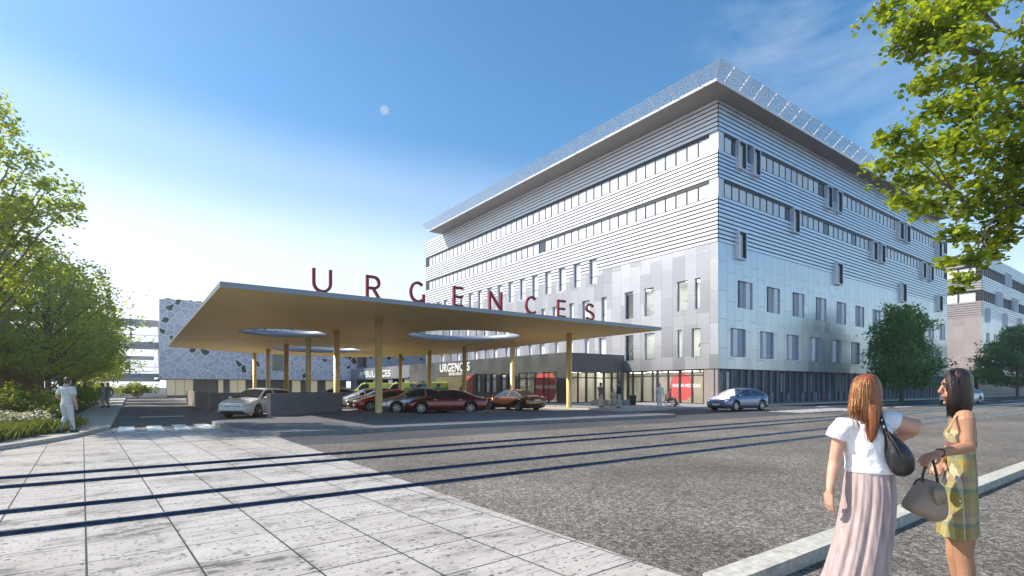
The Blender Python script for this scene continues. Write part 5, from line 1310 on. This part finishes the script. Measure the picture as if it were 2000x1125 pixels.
# ---------- woman 1: back view, white T-shirt, pale pink pleated skirt
D1 = 3.3; px1 = D1/1024
x1, y1 = cud(1690, D1)
b = MB()
E(b, P_(1691, 770, D1), (.078, .092, .108), 18, 12)                       # head
E(b, P_(1690, 783, D1+.05), (.062, .06, .075), 14, 9)                      # jaw
E(b, P_(1688, 778, D1+.115), (.016, .022, .022), 8, 6)                     # nose, on the far side
for u in (1666, 1715): E(b, P_(u, 776, D1+.01), (.010, .018, .03), 8, 6)
b.loft([P_(1692, 800, D1+.02), P_(1692, 822, D1), P_(1691, 842, D1-.01)], [.055, .056, .075], 14)
lofuv(b, [(1691, 826, D1, 30, .06), (1690, 838, D1, 52, .085), (1690, 862, D1, 48, .105), (1692, 890, D1, 42, .10), (1696, 912, D1, 43, .10), (1698, 940, D1, 45, .105), (1697, 975, D1, 46, .115), (1694, 1010, D1, 40, .10)], 18)
for s_, uh, uk, ua in ((-1, 1672, 1668, 1664), (1, 1716, 1706, 1700)):      # legs under the skirt
    b.loft([P_(uh, 985, D1), P_(uk+2, 1045, D1), P_(uk, 1092, D1-.02), P_(ua, 1140, D1+.02), P_(ua, 1212, D1)], [.066, .060, .050, .05, .034], 12)
    f0 = P_(ua, 1213, D1); f0.z = .06; b.loft([f0-FWD*.05, f0+FWD*.05-UP*.015, f0+FWD*.15-UP*.035], [(.036, .04), (.042, .035), (.035, .018)], 10, RGT)
# left arm hanging
sL, eL, wL = P_(1643, 838, D1), P_(1630, 902, D1+.02), P_(1620, 961, D1-.03)
b.loft([P_(1660, 836, D1), sL, sL.lerp(eL, .45), eL, eL.lerp(wL, .3), eL.lerp(wL, .7), wL], [.056, .047, .040, .034, .034, .027, .0205], 14)
hand(b, wL, cam_dir(.06, .12, -1), cam_dir(1, .2, 0), .165, .42, -1)
# right arm raised to the bag strap: elbow out to the right, forearm folded forward
sR, eR, wR = P_(1733, 823, D1), P_(1787, 834, D1-.06), P_(1752, 858, D1+.10)
b.loft([P_(1712, 830, D1), sR, sR.lerp(eR, .5), eR+Vector((0, 0, 0)), eR.lerp(wR, .25), eR.lerp(wR, .7), wR], [.058, .056, .055, .050, .046, .036, .025], 14, UP)
hand(b, wR, cam_dir(-.8, .15, .1), cam_dir(0, -1, 0), .165, .9, 1)
w1 = b.build('person', M['skin'], base=(x1, y1, 0)); fuse(w1, .0055, 5)
tag(w1, 'red haired woman seen from behind in white T-shirt and long pale pink skirt', 'person')
def sandals(parent, feet, d):
    s_ = d.cross(UP)
    for f0 in feet:
        f0 = Vector(f0); b = MB(); b.obox((f0.x+d.x*.05, f0.y+d.y*.05, .012), d*.125, s_*.042, UP*.012)
        b.loft([f0+d*.07+s_*.045+UP*-.035, f0+d*.07+UP*.0, f0+d*.07-s_*.045+UP*-.035], [(.012, .004)]*3, 8, d); b.build('sandal', M['leather2'], parent)
M['leather2'] = mat('dark_brown_leather', (.06, .042, .034), .5, 0, var=.25, scale=9, bump=.2)
sandals(w1, [(*P_(u, 1213, D1)[:2], .06) for u in (1664, 1700)], FWD)
# T-shirt
M['tee'] = None
m, nt, p, out = new_mat('white_cotton_jersey'); o_ = coords(nt, 'obj')
p.inputs['Base Color'].default_value = (.80, .80, .83, 1); p.inputs['Roughness'].default_value = .9; p.inputs['Specular IOR Level'].default_value = .15
nz = N(nt, 'TexNoise', i_Scale=9.0, i_Detail=4.0, i_Distortion=1.3); L(nt, mapping(nt, o_, (1.3, 1.3, .8)), nz.inputs[0]); bumpn(nt, p, nz.outputs[0], .55, .03); M['tee'] = m
b = MB()
rows = [(1690, 823, D1, 33, .066), (1690, 831, D1, 50, .086), (1690, 846, D1, 53, .108), (1690, 866, D1, 50, .122), (1693, 888, D1, 46, .116), (1697, 905, D1, 48, .118), (1698, 914, D1, 50.5, .124), (1698, 922, D1, 49.5, .122)]
def teefold(t, a): return 1+.012*math.sin(9*a+t*7)*t+.010*math.sin(17*a-5*t)*t
lofuv(b, densify(rows, 5), 64, fold=teefold)
b.loft([P_(1665, 836, D1), P_(1645, 834, D1), P_(1636, 846, D1), P_(1632, 856, D1+.005)], [.064, .064, .061, .060], 20, UP)
b.loft([P_(1712, 829, D1), P_(1730, 822, D1), P_(1746, 824, D1-.01), P_(1752, 826, D1-.015)], [.062, .066, .066, .066], 20, UP)
ts = b.build('t_shirt', M['tee'], w1); fuse(ts, .0065, 4)
# skirt with pleats
M['skirt'] = None
m, nt, p, out = new_mat('pale_pink_crinkle_cotton'); o_ = coords(nt, 'obj')
nz = N(nt, 'TexNoise', i_Scale=1.0, i_Detail=5.0); L(nt, mapping(nt, o_, (38, 38, 2.2)), nz.inputs[0])
L(nt, ramp(nt, nz.outputs[0], [(.3, (.32, .24, .235)), (.7, (.46, .37, .36))]), p.inputs['Base Color']); p.inputs['Roughness'].default_value = .9; p.inputs['Specular IOR Level'].default_value = .15
bumpn(nt, p, nz.outputs[0], .5, .012); M['skirt'] = m
rnd = [random.uniform(0, 2*PI) for _ in range(6)]
def pleat(t, a):
    g = min(1, t*3.2)
    return 1+(.020+.035*t)*g*math.sin(13*a+rnd[0]+.8*math.sin(3*a+rnd[1]))+.022*g*math.sin(23*a+rnd[2]+2*t)+.03*t*math.sin(5*a+rnd[3])+.010*math.sin(41*a+rnd[4])*(1-t*.6)
rows = [(1698, 913, D1, 46.5, .113), (1698, 921, D1, 47, .116), (1698, 942, D1, 50.5, .130), (1697, 975, D1, 53, .145), (1692, 1015, D1, 55, .155), (1684, 1060, D1, 57, .165), (1674, 1105, D1, 60, .175), (1663, 1150, D1, 64, .185), (1656, 1195, D1, 69, .20)]
b = MB(); lofuv(b, densify(rows, 5), 150, fold=pleat); b.build('skirt', M['skirt'], w1)
# hair
M['hairred'] = m_hair('copper_red_hair', (.085, .020, .005), (.36, .115, .032), (70, 70, 3.0), .38)
def hairshell(rows, n, amp, seed, mtl, parent, name='hair', kk=5):
    rr = random.Random(seed); ph = [rr.uniform(0, 6.28) for _ in range(8)]
    def f(t, a): return 1+amp*(math.sin(19*a+ph[0]+1.2*math.sin(4*t+ph[1]))+.7*math.sin(33*a+ph[2]-2*t)+.5*math.sin(57*a+ph[3]+3*t))*(.35+.65*t)
    b = MB(); lofuv(b, densify(rows, kk), n, fold=f); return b.build(name, M[mtl], parent)
rows = [(1693, 729.5, D1+.005, 3, .01), (1693, 731.5, D1, 13, .05), (1692, 737, D1, 22, .085), (1691.5, 747, D1, 28, .108), (1691, 760, D1, 31.5, .118), (1690, 776, D1-.005, 33, .120), (1689.5, 790, D1-.012, 34, .113), (1688, 802, D1-.022, 33, .098), (1689, 811, D1-.035, 27, .072), (1693, 818, D1-.045, 20, .05)]
hairshell(rows, 150, .012, 3, 'hairred', w1)
rows = [(1702, 790, D1-.09, 15, .04), (1703, 806, D1-.105, 16, .038), (1703, 825, D1-.112, 14, .032), (1702.5, 842, D1-.118, 11, .026), (1702, 855, D1-.122, 7.5, .018), (1701, 864, D1-.122, 2.5, .006)]
hairshell(rows, 60, .03, 5, 'hairred', w1, 'hair_lock', 4)
random.seed(41); b = MB()
for k in range(230):
    u0 = random.uniform(1664, 1719); s_ = (u0-1691)/30
    ub = 1657+(u0-1662)*1.12 if random.random() < .6 else random.uniform(1692, 1712); vb = 806+random.uniform(-6, 16) if ub < 1690 else random.uniform(815, 858)
    dm = D1-.104*math.sqrt(max(.05, 1-s_*s_))
    b.loft([P_(1692+s_*14, 734, D1-.03), P_(1691+s_*27, 748, dm+.015), P_(u0, 772, dm), P_((u0+ub)/2, 792, dm-.006), P_(ub, vb, D1-.10-.02*random.random())], [.0028, .0032, .0032, .0028, .001], 5)
b.build('hair_strands', M['hairred'], w1)
M['hairhl'] = m_hair('golden_copper_hair', (.22, .075, .022), (.60, .29, .11), (70, 70, 3.0), .4)
random.seed(77); b = MB()
for k in range(130):
    u0 = random.uniform(1661, 1722); s_ = max(-1, min(1, (u0-1691)/32)); dm = D1-.107*math.sqrt(max(.05, 1-s_*s_))-random.uniform(0, .006)
    ub = 1656+(u0-1661)*1.15 if random.random() < .55 else random.uniform(1690, 1713); vb = 806+random.uniform(-8, 18) if ub < 1690 else random.uniform(812, 868); w_ = random.uniform(-2.5, 2.5)
    b.loft([P_(1692+s_*12, 735, D1-.035), P_(1691+s_*27, 749, dm+.012), P_(u0+w_, 772, dm), P_((u0+ub)/2-w_, 792, dm-.006), P_(ub+random.uniform(-2, 2), vb, D1-.10-.03*random.random())], [.0018, .0022, .0022, .002, .0008], 4)
b.build('hair_highlights', M['hairhl'], w1)
# necklace and bracelet
M['gold_j'] = mat('gold_jewellery', (.55, .36, .12), .25, .9); M['silver_j'] = mat('dark_silver_pendant', (.16, .15, .15), .3, .8)
b = MB(); b.loft([P_(1653, 811, D1-.07), P_(1665, 818, D1-.105), P_(1680, 823, D1-.118), P_(1690, 824, D1-.118)], [.0022]*4, 6); E(b, P_(1684, 825.5, D1-.122), (.014, .006, .009), 8, 6); b.build('necklace', M['silver_j'], w1)
ax = (wL-eL).normalized(); q = ax.cross(RGT).normalized(); r2 = q.cross(ax)
b = MB(); c0 = wL-ax*.012; b.loft([c0+(q*math.cos(t)+r2*math.sin(t))*.0232 for t in np.linspace(0, 2*PI, 25)], [.0028]*25, 6, cap=False); b.build('bracelet', M['gold_j'], w1)
# ---------- shoulder bag
M['leather'] = mat('black_leather', (.012, .012, .013), .38, 0, var=.25, scale=9, bump=.35, bscale=26, spec=.6)
M['leather2'] = mat('dark_brown_leather', (.06, .042, .034), .5, 0, var=.25, scale=9, bump=.2)
DB = D1-.145; bc = P_(1752, 890, DB)
bag = thing('shoulder_bag', 'slouchy black leather shoulder bag hanging from the red haired woman', 'bag', tuple(bc))
rows = [(1728, 838, DB+.04, 4, .022), (1733, 846, DB+.035, 8.5, .034), (1741, 858, DB+.025, 17, .048), (1749, 872, DB+.012, 24, .060), (1755, 888, DB, 28.5, .070), (1759, 903, DB, 28, .070), (1761, 916, DB, 24.5, .062), (1761, 925, DB+.004, 17, .045), (1760, 930, DB+.01, 8, .02)]
def bagf(t, a): return 1+.022*math.sin(7*a+5*t)+.014*math.sin(12*a-9*t)
b = MB(); lofuv(b, densify(rows, 5), 48, fold=bagf); b.build('bag_body', M['leather'], bag)
b = MB()
for k in (-1, 1):
    b.loft([P_(1731+k*1.2, 842, DB-.005), P_(1743+k*6, 868, DB-.05), P_(1753+k*11, 895, DB-.066), P_(1758+k*13, 918, DB-.052)], [.003]*4, 6)
b.build('seam', M['leather2'], bag)
b = MB(); st = [P_(1731, 848, DB+.0), P_(1726, 832, DB-.0), P_(1721.5, 818, DB+.035), P_(1718, 808, DB+.09), P_(1716, 806, DB+.17), P_(1718, 818, DB+.26), P_(1724, 838, DB+.27), P_(1733, 852, DB+.10)]
b.loft(st, [(.017, .006)]*8, 8, RGT); b.build('strap', M['leather'], bag)
b = MB()
for (u, v, d) in ((1727, 834, DB-.008), (1722.5, 821, DB+.018)): b.lathe([(.004, -.003), (.011, -.003), (.011, .003), (.004, .003), (.004, -.003)], P_(u, v, d), 'y', 14)
b.build('buckle', M['chrome'], bag)

# ---------- woman 2: profile facing left, plaid dress, taupe bag
D2 = 3.5
x2, y2 = cud(1876, D2)
b = MB()
E(b, P_(1870, 757, D2), (.098, .078, .116), 18, 12)                      # skull
fx_ = [(1846, 742, .060, 10), (1844, 752, .061, 11), (1846, 764, .058, 12), (1847, 774, .052, 12), (1850, 783, .044, 12), (1853, 789, .034, 9)]
lofuv(b, [(1862, 738, D2, 17, .062), (1860, 746, D2, 20, .066), (1858.5, 757, D2, 20, .066), (1859, 767, D2, 19.5, .062), (1859.5, 776, D2, 19.5, .056), (1861, 784, D2, 16.5, .047), (1862.5, 789.5, D2, 11, .034)], 22)
E(b, P_(1840.5, 748, D2), (.008, .040, .012), 10, 6)                       # brow
b.loft([P_(1842, 752, D2), P_(1838.5, 759.5, D2), P_(1834.5, 765, D2), P_(1837.5, 768.3, D2)], [.009, .011, .0125, .010], 10)   # nose
E(b, P_(1839.2, 773.2, D2), (.011, .021, .006), 10, 6); E(b, P_(1840.2, 777.6, D2), (.011, .019, .007), 10, 6)               # lips
E(b, P_(1846, 786.5, D2), (.016, .022, .014), 10, 7)                       # chin
E(b, P_(1852, 770, D2-.03), (.030, .028, .030), 10, 7)                     # cheek
b.loft([P_(1872, 785, D2), P_(1875, 800, D2), P_(1878, 818, D2)], [.050, .048, .062], 14)
# torso seen from its left side
TR = [(1880, 812, D2, 15, .10), (1880, 824, D2, 23, .145), (1877, 838, D2, 29, .15), (1876, 850, D2, 30, .145), (1877, 866, D2, 28, .125), (1878, 885, D2, 25.5, .115), (1877, 910, D2, 28, .135), (1875, 940, D2, 30, .14), (1875, 975, D2, 30, .135), (1876, 1005, D2, 26, .12)]
lofuv(b, densify(TR, 3), 20)
for s_, uk, ua, dk in ((0, 1866, 1880, .07), (1, 1882, 1888, -.055)):
    hip = P_(1876, 985, D2+dk)
    b.loft([hip, P_((1870, 1880)[s_], 1045, D2+dk), P_(uk, 1082, D2+dk), P_((1873, 1887)[s_], 1118, D2+dk), P_(ua, 1145, D2+dk), P_(ua, 1200, D2+dk)], [.080, .070, .053, .050, .047, .032], 14)
    f0 = P_(ua, 1200, D2+dk); f0.z = .06; b.loft([f0+RGT*.05, f0-RGT*.05-UP*.015, f0-RGT*.15-UP*.035], [(.036, .04), (.042, .035), (.035, .018)], 10, FWD)
s2, e2, wr2 = P_(1886, 822, D2-.115), P_(1891, 873, D2-.145), P_(1832, 886, D2-.19)
b.loft([P_(1883, 812, D2-.08), s2, s2.lerp(e2, .4), s2.lerp(e2, .8), e2, e2.lerp(wr2, .2), e2.lerp(wr2, .6), wr2], [.054, .053, .046, .041, .039, .038, .031, .0235], 14, FWD)
hand(b, wr2, cam_dir(-.82, -.05, -.28), cam_dir(-.25, .25, -1), .165, .78, 1)
s3, e3, w3 = P_(1872, 824, D2+.14), P_(1862, 872, D2+.17), P_(1836, 900, D2+.02)
b.loft([P_(1876, 816, D2+.08), s3, s3.lerp(e3, .5), e3, e3.lerp(w3, .5), w3], [.055, .056, .048, .042, .034, .024], 12, FWD)
hand(b, w3, cam_dir(-.5, -.2, -.8), cam_dir(-.6, -.5, .3), .160, .6, -1)
w2 = b.build('person', M['skin2'], base=(x2, y2, 0)); fuse(w2, .0048, 4)
tag(w2, 'dark haired woman in profile wearing a strappy plaid dress', 'person')
sandals(w2, [(*P_(1880, 1200, D2+.07)[:2], .06), (*P_(1888, 1200, D2-.055)[:2], .06)], -RGT)
# eye, brow and lips
M['eyew'] = mat('eye_white', (.75, .73, .70), .25, var=.02); M['iris'] = mat('dark_iris', (.02, .012, .01), .15); M['lip'] = mat('lip_rose', (.40, .11, .10), .4)
b = MB(); E(b, P_(1846.2, 756.6, D2-.044), (.0075, .008, .0042), 10, 6); b.build('eye', M['eyew'], w2)
b = MB(); E(b, P_(1844.8, 756.8, D2-.0485), (.0042, .005, .0038), 8, 6); b.loft([P_(1842.5, 755.8, D2-.044), P_(1846, 754.9, D2-.0535), P_(1850, 756.8, D2-.053)], [.0012, .0026, .0012], 6); b.build('eyelashes', M['iris'], w2)
b = MB(); b.loft([P_(1841.5, 749.6, D2-.040), P_(1846, 748.4, D2-.053), P_(1852, 749.6, D2-.058)], [.0014, .0026, .001], 6); b.build('eyebrow', M['hairdk'], w2)
b = MB(); b.loft([P_(1837.6, 773.6, D2-.004), P_(1841.5, 773.6, D2-.024), P_(1846, 775.0, D2-.036)], [.004, .004, .0012], 6); b.loft([P_(1838.6, 777.4, D2-.004), P_(1842, 777.4, D2-.024), P_(1846, 775.6, D2-.036)], [.0045, .0042, .0012], 6); b.build('lips', M['lip'], w2)
M['plaid'] = m_plaid()
DR = [(1877, 838, D2, 30.5, .158), (1874.5, 847, D2, 33, .157), (1875.5, 858, D2, 31.5, .147), (1877, 868, D2, 29.5, .135), (1877.5, 885, D2, 27.5, .126), (1876.5, 910, D2, 31, .150), (1874, 945, D2, 35, .175), (1872, 985, D2, 38, .19), (1870.5, 1020, D2, 40, .20), (1870, 1042, D2, 41, .205)]
rp = [random.uniform(0, 6.28) for _ in range(4)]
def dfold(t, a):
    g = max(0, (t-.38)/.62); return 1+.055*g*math.sin(9*a+rp[0]+.7*math.sin(2*a))+.025*g*math.sin(17*a+rp[1])+.006*math.sin(31*a+rp[2])
b = MB(); lofuv(b, densify(DR, 5), 110, fold=dfold); b.build('dress', M['plaid'], w2)
b = MB(); b.loft([P_(1852, 845, D2-.10), P_(1858, 828, D2-.125), P_(1866, 813, D2-.10), P_(1878, 808, D2-.07), P_(1896, 822, D2-.06), P_(1904, 842, D2-.05)], [(.009, .004)]*6, 8, FWD)
b.build('dress_strap', M['plaid'], w2)
M['band'] = cloth('rose_waist_band', (.30, .13, .14), .4)
b = MB(); lofuv(b, [(1876.5, 862, D2, 32.0, .149), (1876.8, 864, D2, 32.2, .150), (1877.2, 871, D2, 30.5, .141), (1877.3, 873, D2, 29.8, .138)], 60); b.build('waist_band', M['band'], w2)
M['hairdk2'] = m_hair('near_black_brown_hair', (.008, .005, .005), (.040, .020, .016), (75, 75, 3.0), .30)
rows = [(1871, 718.5, D2, 4, .01), (1870.5, 720.5, D2, 14, .05), (1870.5, 726, D2, 23, .080), (1871.5, 734, D2, 28, .100), (1873.5, 746, D2, 28, .108), (1875.5, 760, D2, 26.5, .110), (1876.5, 776, D2, 25, .108), (1875.5, 790, D2, 25, .102), (1873.5, 800, D2, 23.5, .094), (1870, 808, D2-.01, 19, .075), (1866, 814, D2-.02, 12, .045)]
hairshell(rows, 150, .010, 11, 'hairdk2', w2)
random.seed(43); b = MB()
for k in range(200):
    s_ = random.uniform(-1, 1); dm = D2-.088*math.sqrt(max(.05, 1-s_*s_*.9))
    ub = 1873+s_*24+random.uniform(-3, 3); vb = random.uniform(796, 815)-3*s_
    b.loft([P_(1869+s_*12, 724, D2-.045), P_(1872+s_*26, 740, dm+.006), P_(1875+s_*26.5, 765, dm-.003), P_((1875+s_*25+ub)/2, 785, dm), P_(ub, vb, dm+.02)], [.0028, .0032, .0032, .0028, .001], 5)
b.build('hair_strands', M['hairdk2'], w2)
ax = (wr2-e2).normalized(); q = ax.cross(UP).normalized(); r2 = q.cross(ax)
b = MB(); c0 = wr2-ax*.018; b.loft([c0+(q*math.cos(t)+r2*math.sin(t))*.0268+ax*.006*math.sin(2*t) for t in np.linspace(0, 2*PI, 25)], [.0045]*25, 7, cap=False); b.build('bracelet', M['leather2'], w2)
# taupe handbag
M['taupe'] = mat('taupe_leather', (.31, .245, .18), .62, 0, var=.15, scale=7, bump=.3, bscale=20, spec=.35)
DH = D2-.19; hc_ = P_(1806, 975, DH)
hb = thing('handbag', 'slouchy taupe leather handbag with dark handles held by the dark haired woman', 'bag', tuple(hc_))
def R3(u, v, d): return P_(u, v, d)
rows = []
for t, (ul, vl, ur, vr, th) in enumerate(((1800, 931, 1838, 944, .022), (1796, 938, 1841, 952, .045), (1787, 953, 1843, 968, .066), (1777, 970, 1843, 985, .076), (1769, 984, 1842, 1000, .078), (1766, 991, 1840, 1013, .070), (1772, 996, 1832, 1018, .045), (1785, 1004, 1824, 1020, .015))):
    l, r = P_(ul, vl, DH+.02), P_(ur, vr, DH-.03); c = (l+r)/2; a = (r-l)/2; fw = FWD*th
    ring = []
    for k in range(40):
        an = 2*PI*k/40; co_, si = math.cos(an), math.sin(an)
        sg_ = lambda x: math.copysign(abs(x)**.62, x)
        f = 1+.02*math.sin(6*an+t*1.3)
        ring.append(tuple(c+a*sg_(co_)*f+fw*sg_(si)*f))
    rows.append(ring)
b = MB(); b.rings(rows); ob = b.build('bag_body', M['taupe'], hb, recalc=True)
m_ = ob.modifiers.new('sub', 'SUBSURF'); m_.levels = 1; m_.render_levels = 1
b = MB(); b.loft([P_(1834, 950, DH-.085), P_(1836, 965, DH-.10), P_(1838, 985, DH-.085)], [(.035, .006), (.04, .008), (.03, .006)], 10, RGT); b.build('side_pocket', M['taupe'], hb)
for o_ in (-.02, .02):
    b = MB(); b.loft([P_(1801, 940, DH+.01+o_), P_(1803, 925, DH+.01+o_*.9), P_(1811, 903, DH+o_*.45), P_(1816, 893, DH+o_*.1), P_(1822, 898, DH+o_*.35), P_(1829, 925, DH+o_*.85), P_(1832, 950, DH-.01+o_)], [(.010, .006)]*7, 8, FWD); b.build('handle', M['leather2'], hb)
b = MB(); b.loft([P_(1800, 934, DH-.03), P_(1790, 938, DH-.035), P_(1784, 948, DH-.03)], [(.014, .004), (.012, .004), (.006, .003)], 8, FWD); b.build('tassel', M['leather2'], hb)
# ================================================================ CAMERA, SUN, SKY
cam = bpy.data.cameras.new('camera'); co = bpy.data.objects.new('camera', cam); COL.objects.link(co)
co.location = (0, 0, EYE); co.rotation_euler = (PI/2, 0, -TH)
cam.sensor_width = 36; cam.lens = 36*FPX/2000; cam.shift_y = (HV-562.5)/2000; cam.clip_start = .05; cam.clip_end = 6000
S.camera = co
SUN = Vector((-.77, .62, .88)).normalized()
sl = bpy.data.lights.new('sun', 'SUN'); sl.energy = 4.8; sl.angle = math.radians(.5); sl.color = (1, .925, .81)
so = bpy.data.objects.new('sun', sl); COL.objects.link(so); so.rotation_euler = SUN.to_track_quat('Z', 'Y').to_euler(); so.location = (0, 0, 60)
wd = bpy.data.worlds.new('World'); S.world = wd; wd.use_nodes = True
nt = wd.node_tree; bg = nt.nodes['Background']
sk = nt.nodes.new('ShaderNodeTexSky'); sk.sky_type = 'NISHITA'; sk.sun_disc = False
sk.sun_elevation = math.asin(SUN.z); sk.sun_rotation = math.atan2(SUN.x, SUN.y)
sk.air_density = 1.0; sk.dust_density = .4; sk.ozone_density = 1.6; sk.altitude = 50
# pale haze low in the sky, wider towards the sun, and a few thin wisps
tc = N(nt, 'TexCoord'); sp_ = N(nt, 'SeparateXYZ'); L(nt, tc.outputs['Generated'], sp_.inputs[0])
vd = N(nt, 'VectorMath', operation='DOT_PRODUCT'); L(nt, tc.outputs['Generated'], vd.inputs[0])
sh_ = Vector((*W(-.9, .42), 0)).normalized(); vd.inputs[1].default_value = sh_
wn = N(nt, 'TexNoise', i_Scale=3.2, i_Detail=7.0, i_Roughness=.6, i_Distortion=.6); L(nt, mapping(nt, tc.outputs['Generated'], (1, 1, 2.2)), wn.inputs[0])
hz = math_(nt, 'SUBTRACT', math_(nt, 'ADD', math_(nt, 'MULTIPLY', vd.outputs['Value'], .10), .375), sp_.outputs['Z'])
hz = math_(nt, 'ADD', hz, math_(nt, 'MULTIPLY', math_(nt, 'SUBTRACT', wn.outputs[0], .5), .03))
hf = ramp(nt, hz, [(0.0, 0.0), (.10, .20), (.24, .62), (.42, 1.0)], 'EASE')
vr = N(nt, 'VectorMath', operation='DOT_PRODUCT'); L(nt, tc.outputs['Generated'], vr.inputs[0]); vr.inputs[1].default_value = Vector((*W(.62, .62), .48)).normalized()
cw = math_(nt, 'MULTIPLY', ramp(nt, wn.outputs[0], [(.45, 0.0), (.75, .5)]), ramp(nt, vr.outputs['Value'], [(.90, 0.0), (.975, 1.0)]))
hs = N(nt, 'HueSaturation'); hs.inputs['Saturation'].default_value = 1.22; hs.inputs['Value'].default_value = 1.12; L(nt, mixc(nt, 1.0, sk.outputs[0], (.90, 1.01, 1.0), 'MULTIPLY'), hs.inputs['Color'])
col = mixc(nt, cw, hs.outputs[0], (5.2, 5.6, 6.2))
col = mixc(nt, hf, col, (7.6, 7.9, 8.2))
nt.links.new(col, bg.inputs[0]); bg.inputs[1].default_value = .12
S.view_settings.view_transform = 'Standard'; S.view_settings.look = 'None'; S.view_settings.exposure = .62; S.view_settings.gamma = 1
S.cycles.max_bounces = 6; S.cycles.transparent_max_bounces = 12; S.cycles.use_denoising = True

# ================================================================ AIR
b = MB().box(-160, 260, -60, 260, -1.0, 40.0); 
hm = bpy.data.materials.new('thin_sunlit_haze'); hm.use_nodes = True; hn = hm.node_tree; hn.nodes.clear()
ho = hn.nodes.new('ShaderNodeOutputMaterial'); hv = hn.nodes.new('ShaderNodeVolumePrincipled')
hv.inputs['Color'].default_value = (1, .98, .95, 1); hv.inputs['Density'].default_value = .0011; hv.inputs['Anisotropy'].default_value = .7
hn.links.new(hv.outputs[0], ho.inputs['Volume'])
b.build('haze', hm, kind='stuff')
S.cycles.volume_step_rate = 4; S.cycles.volume_bounces = 0
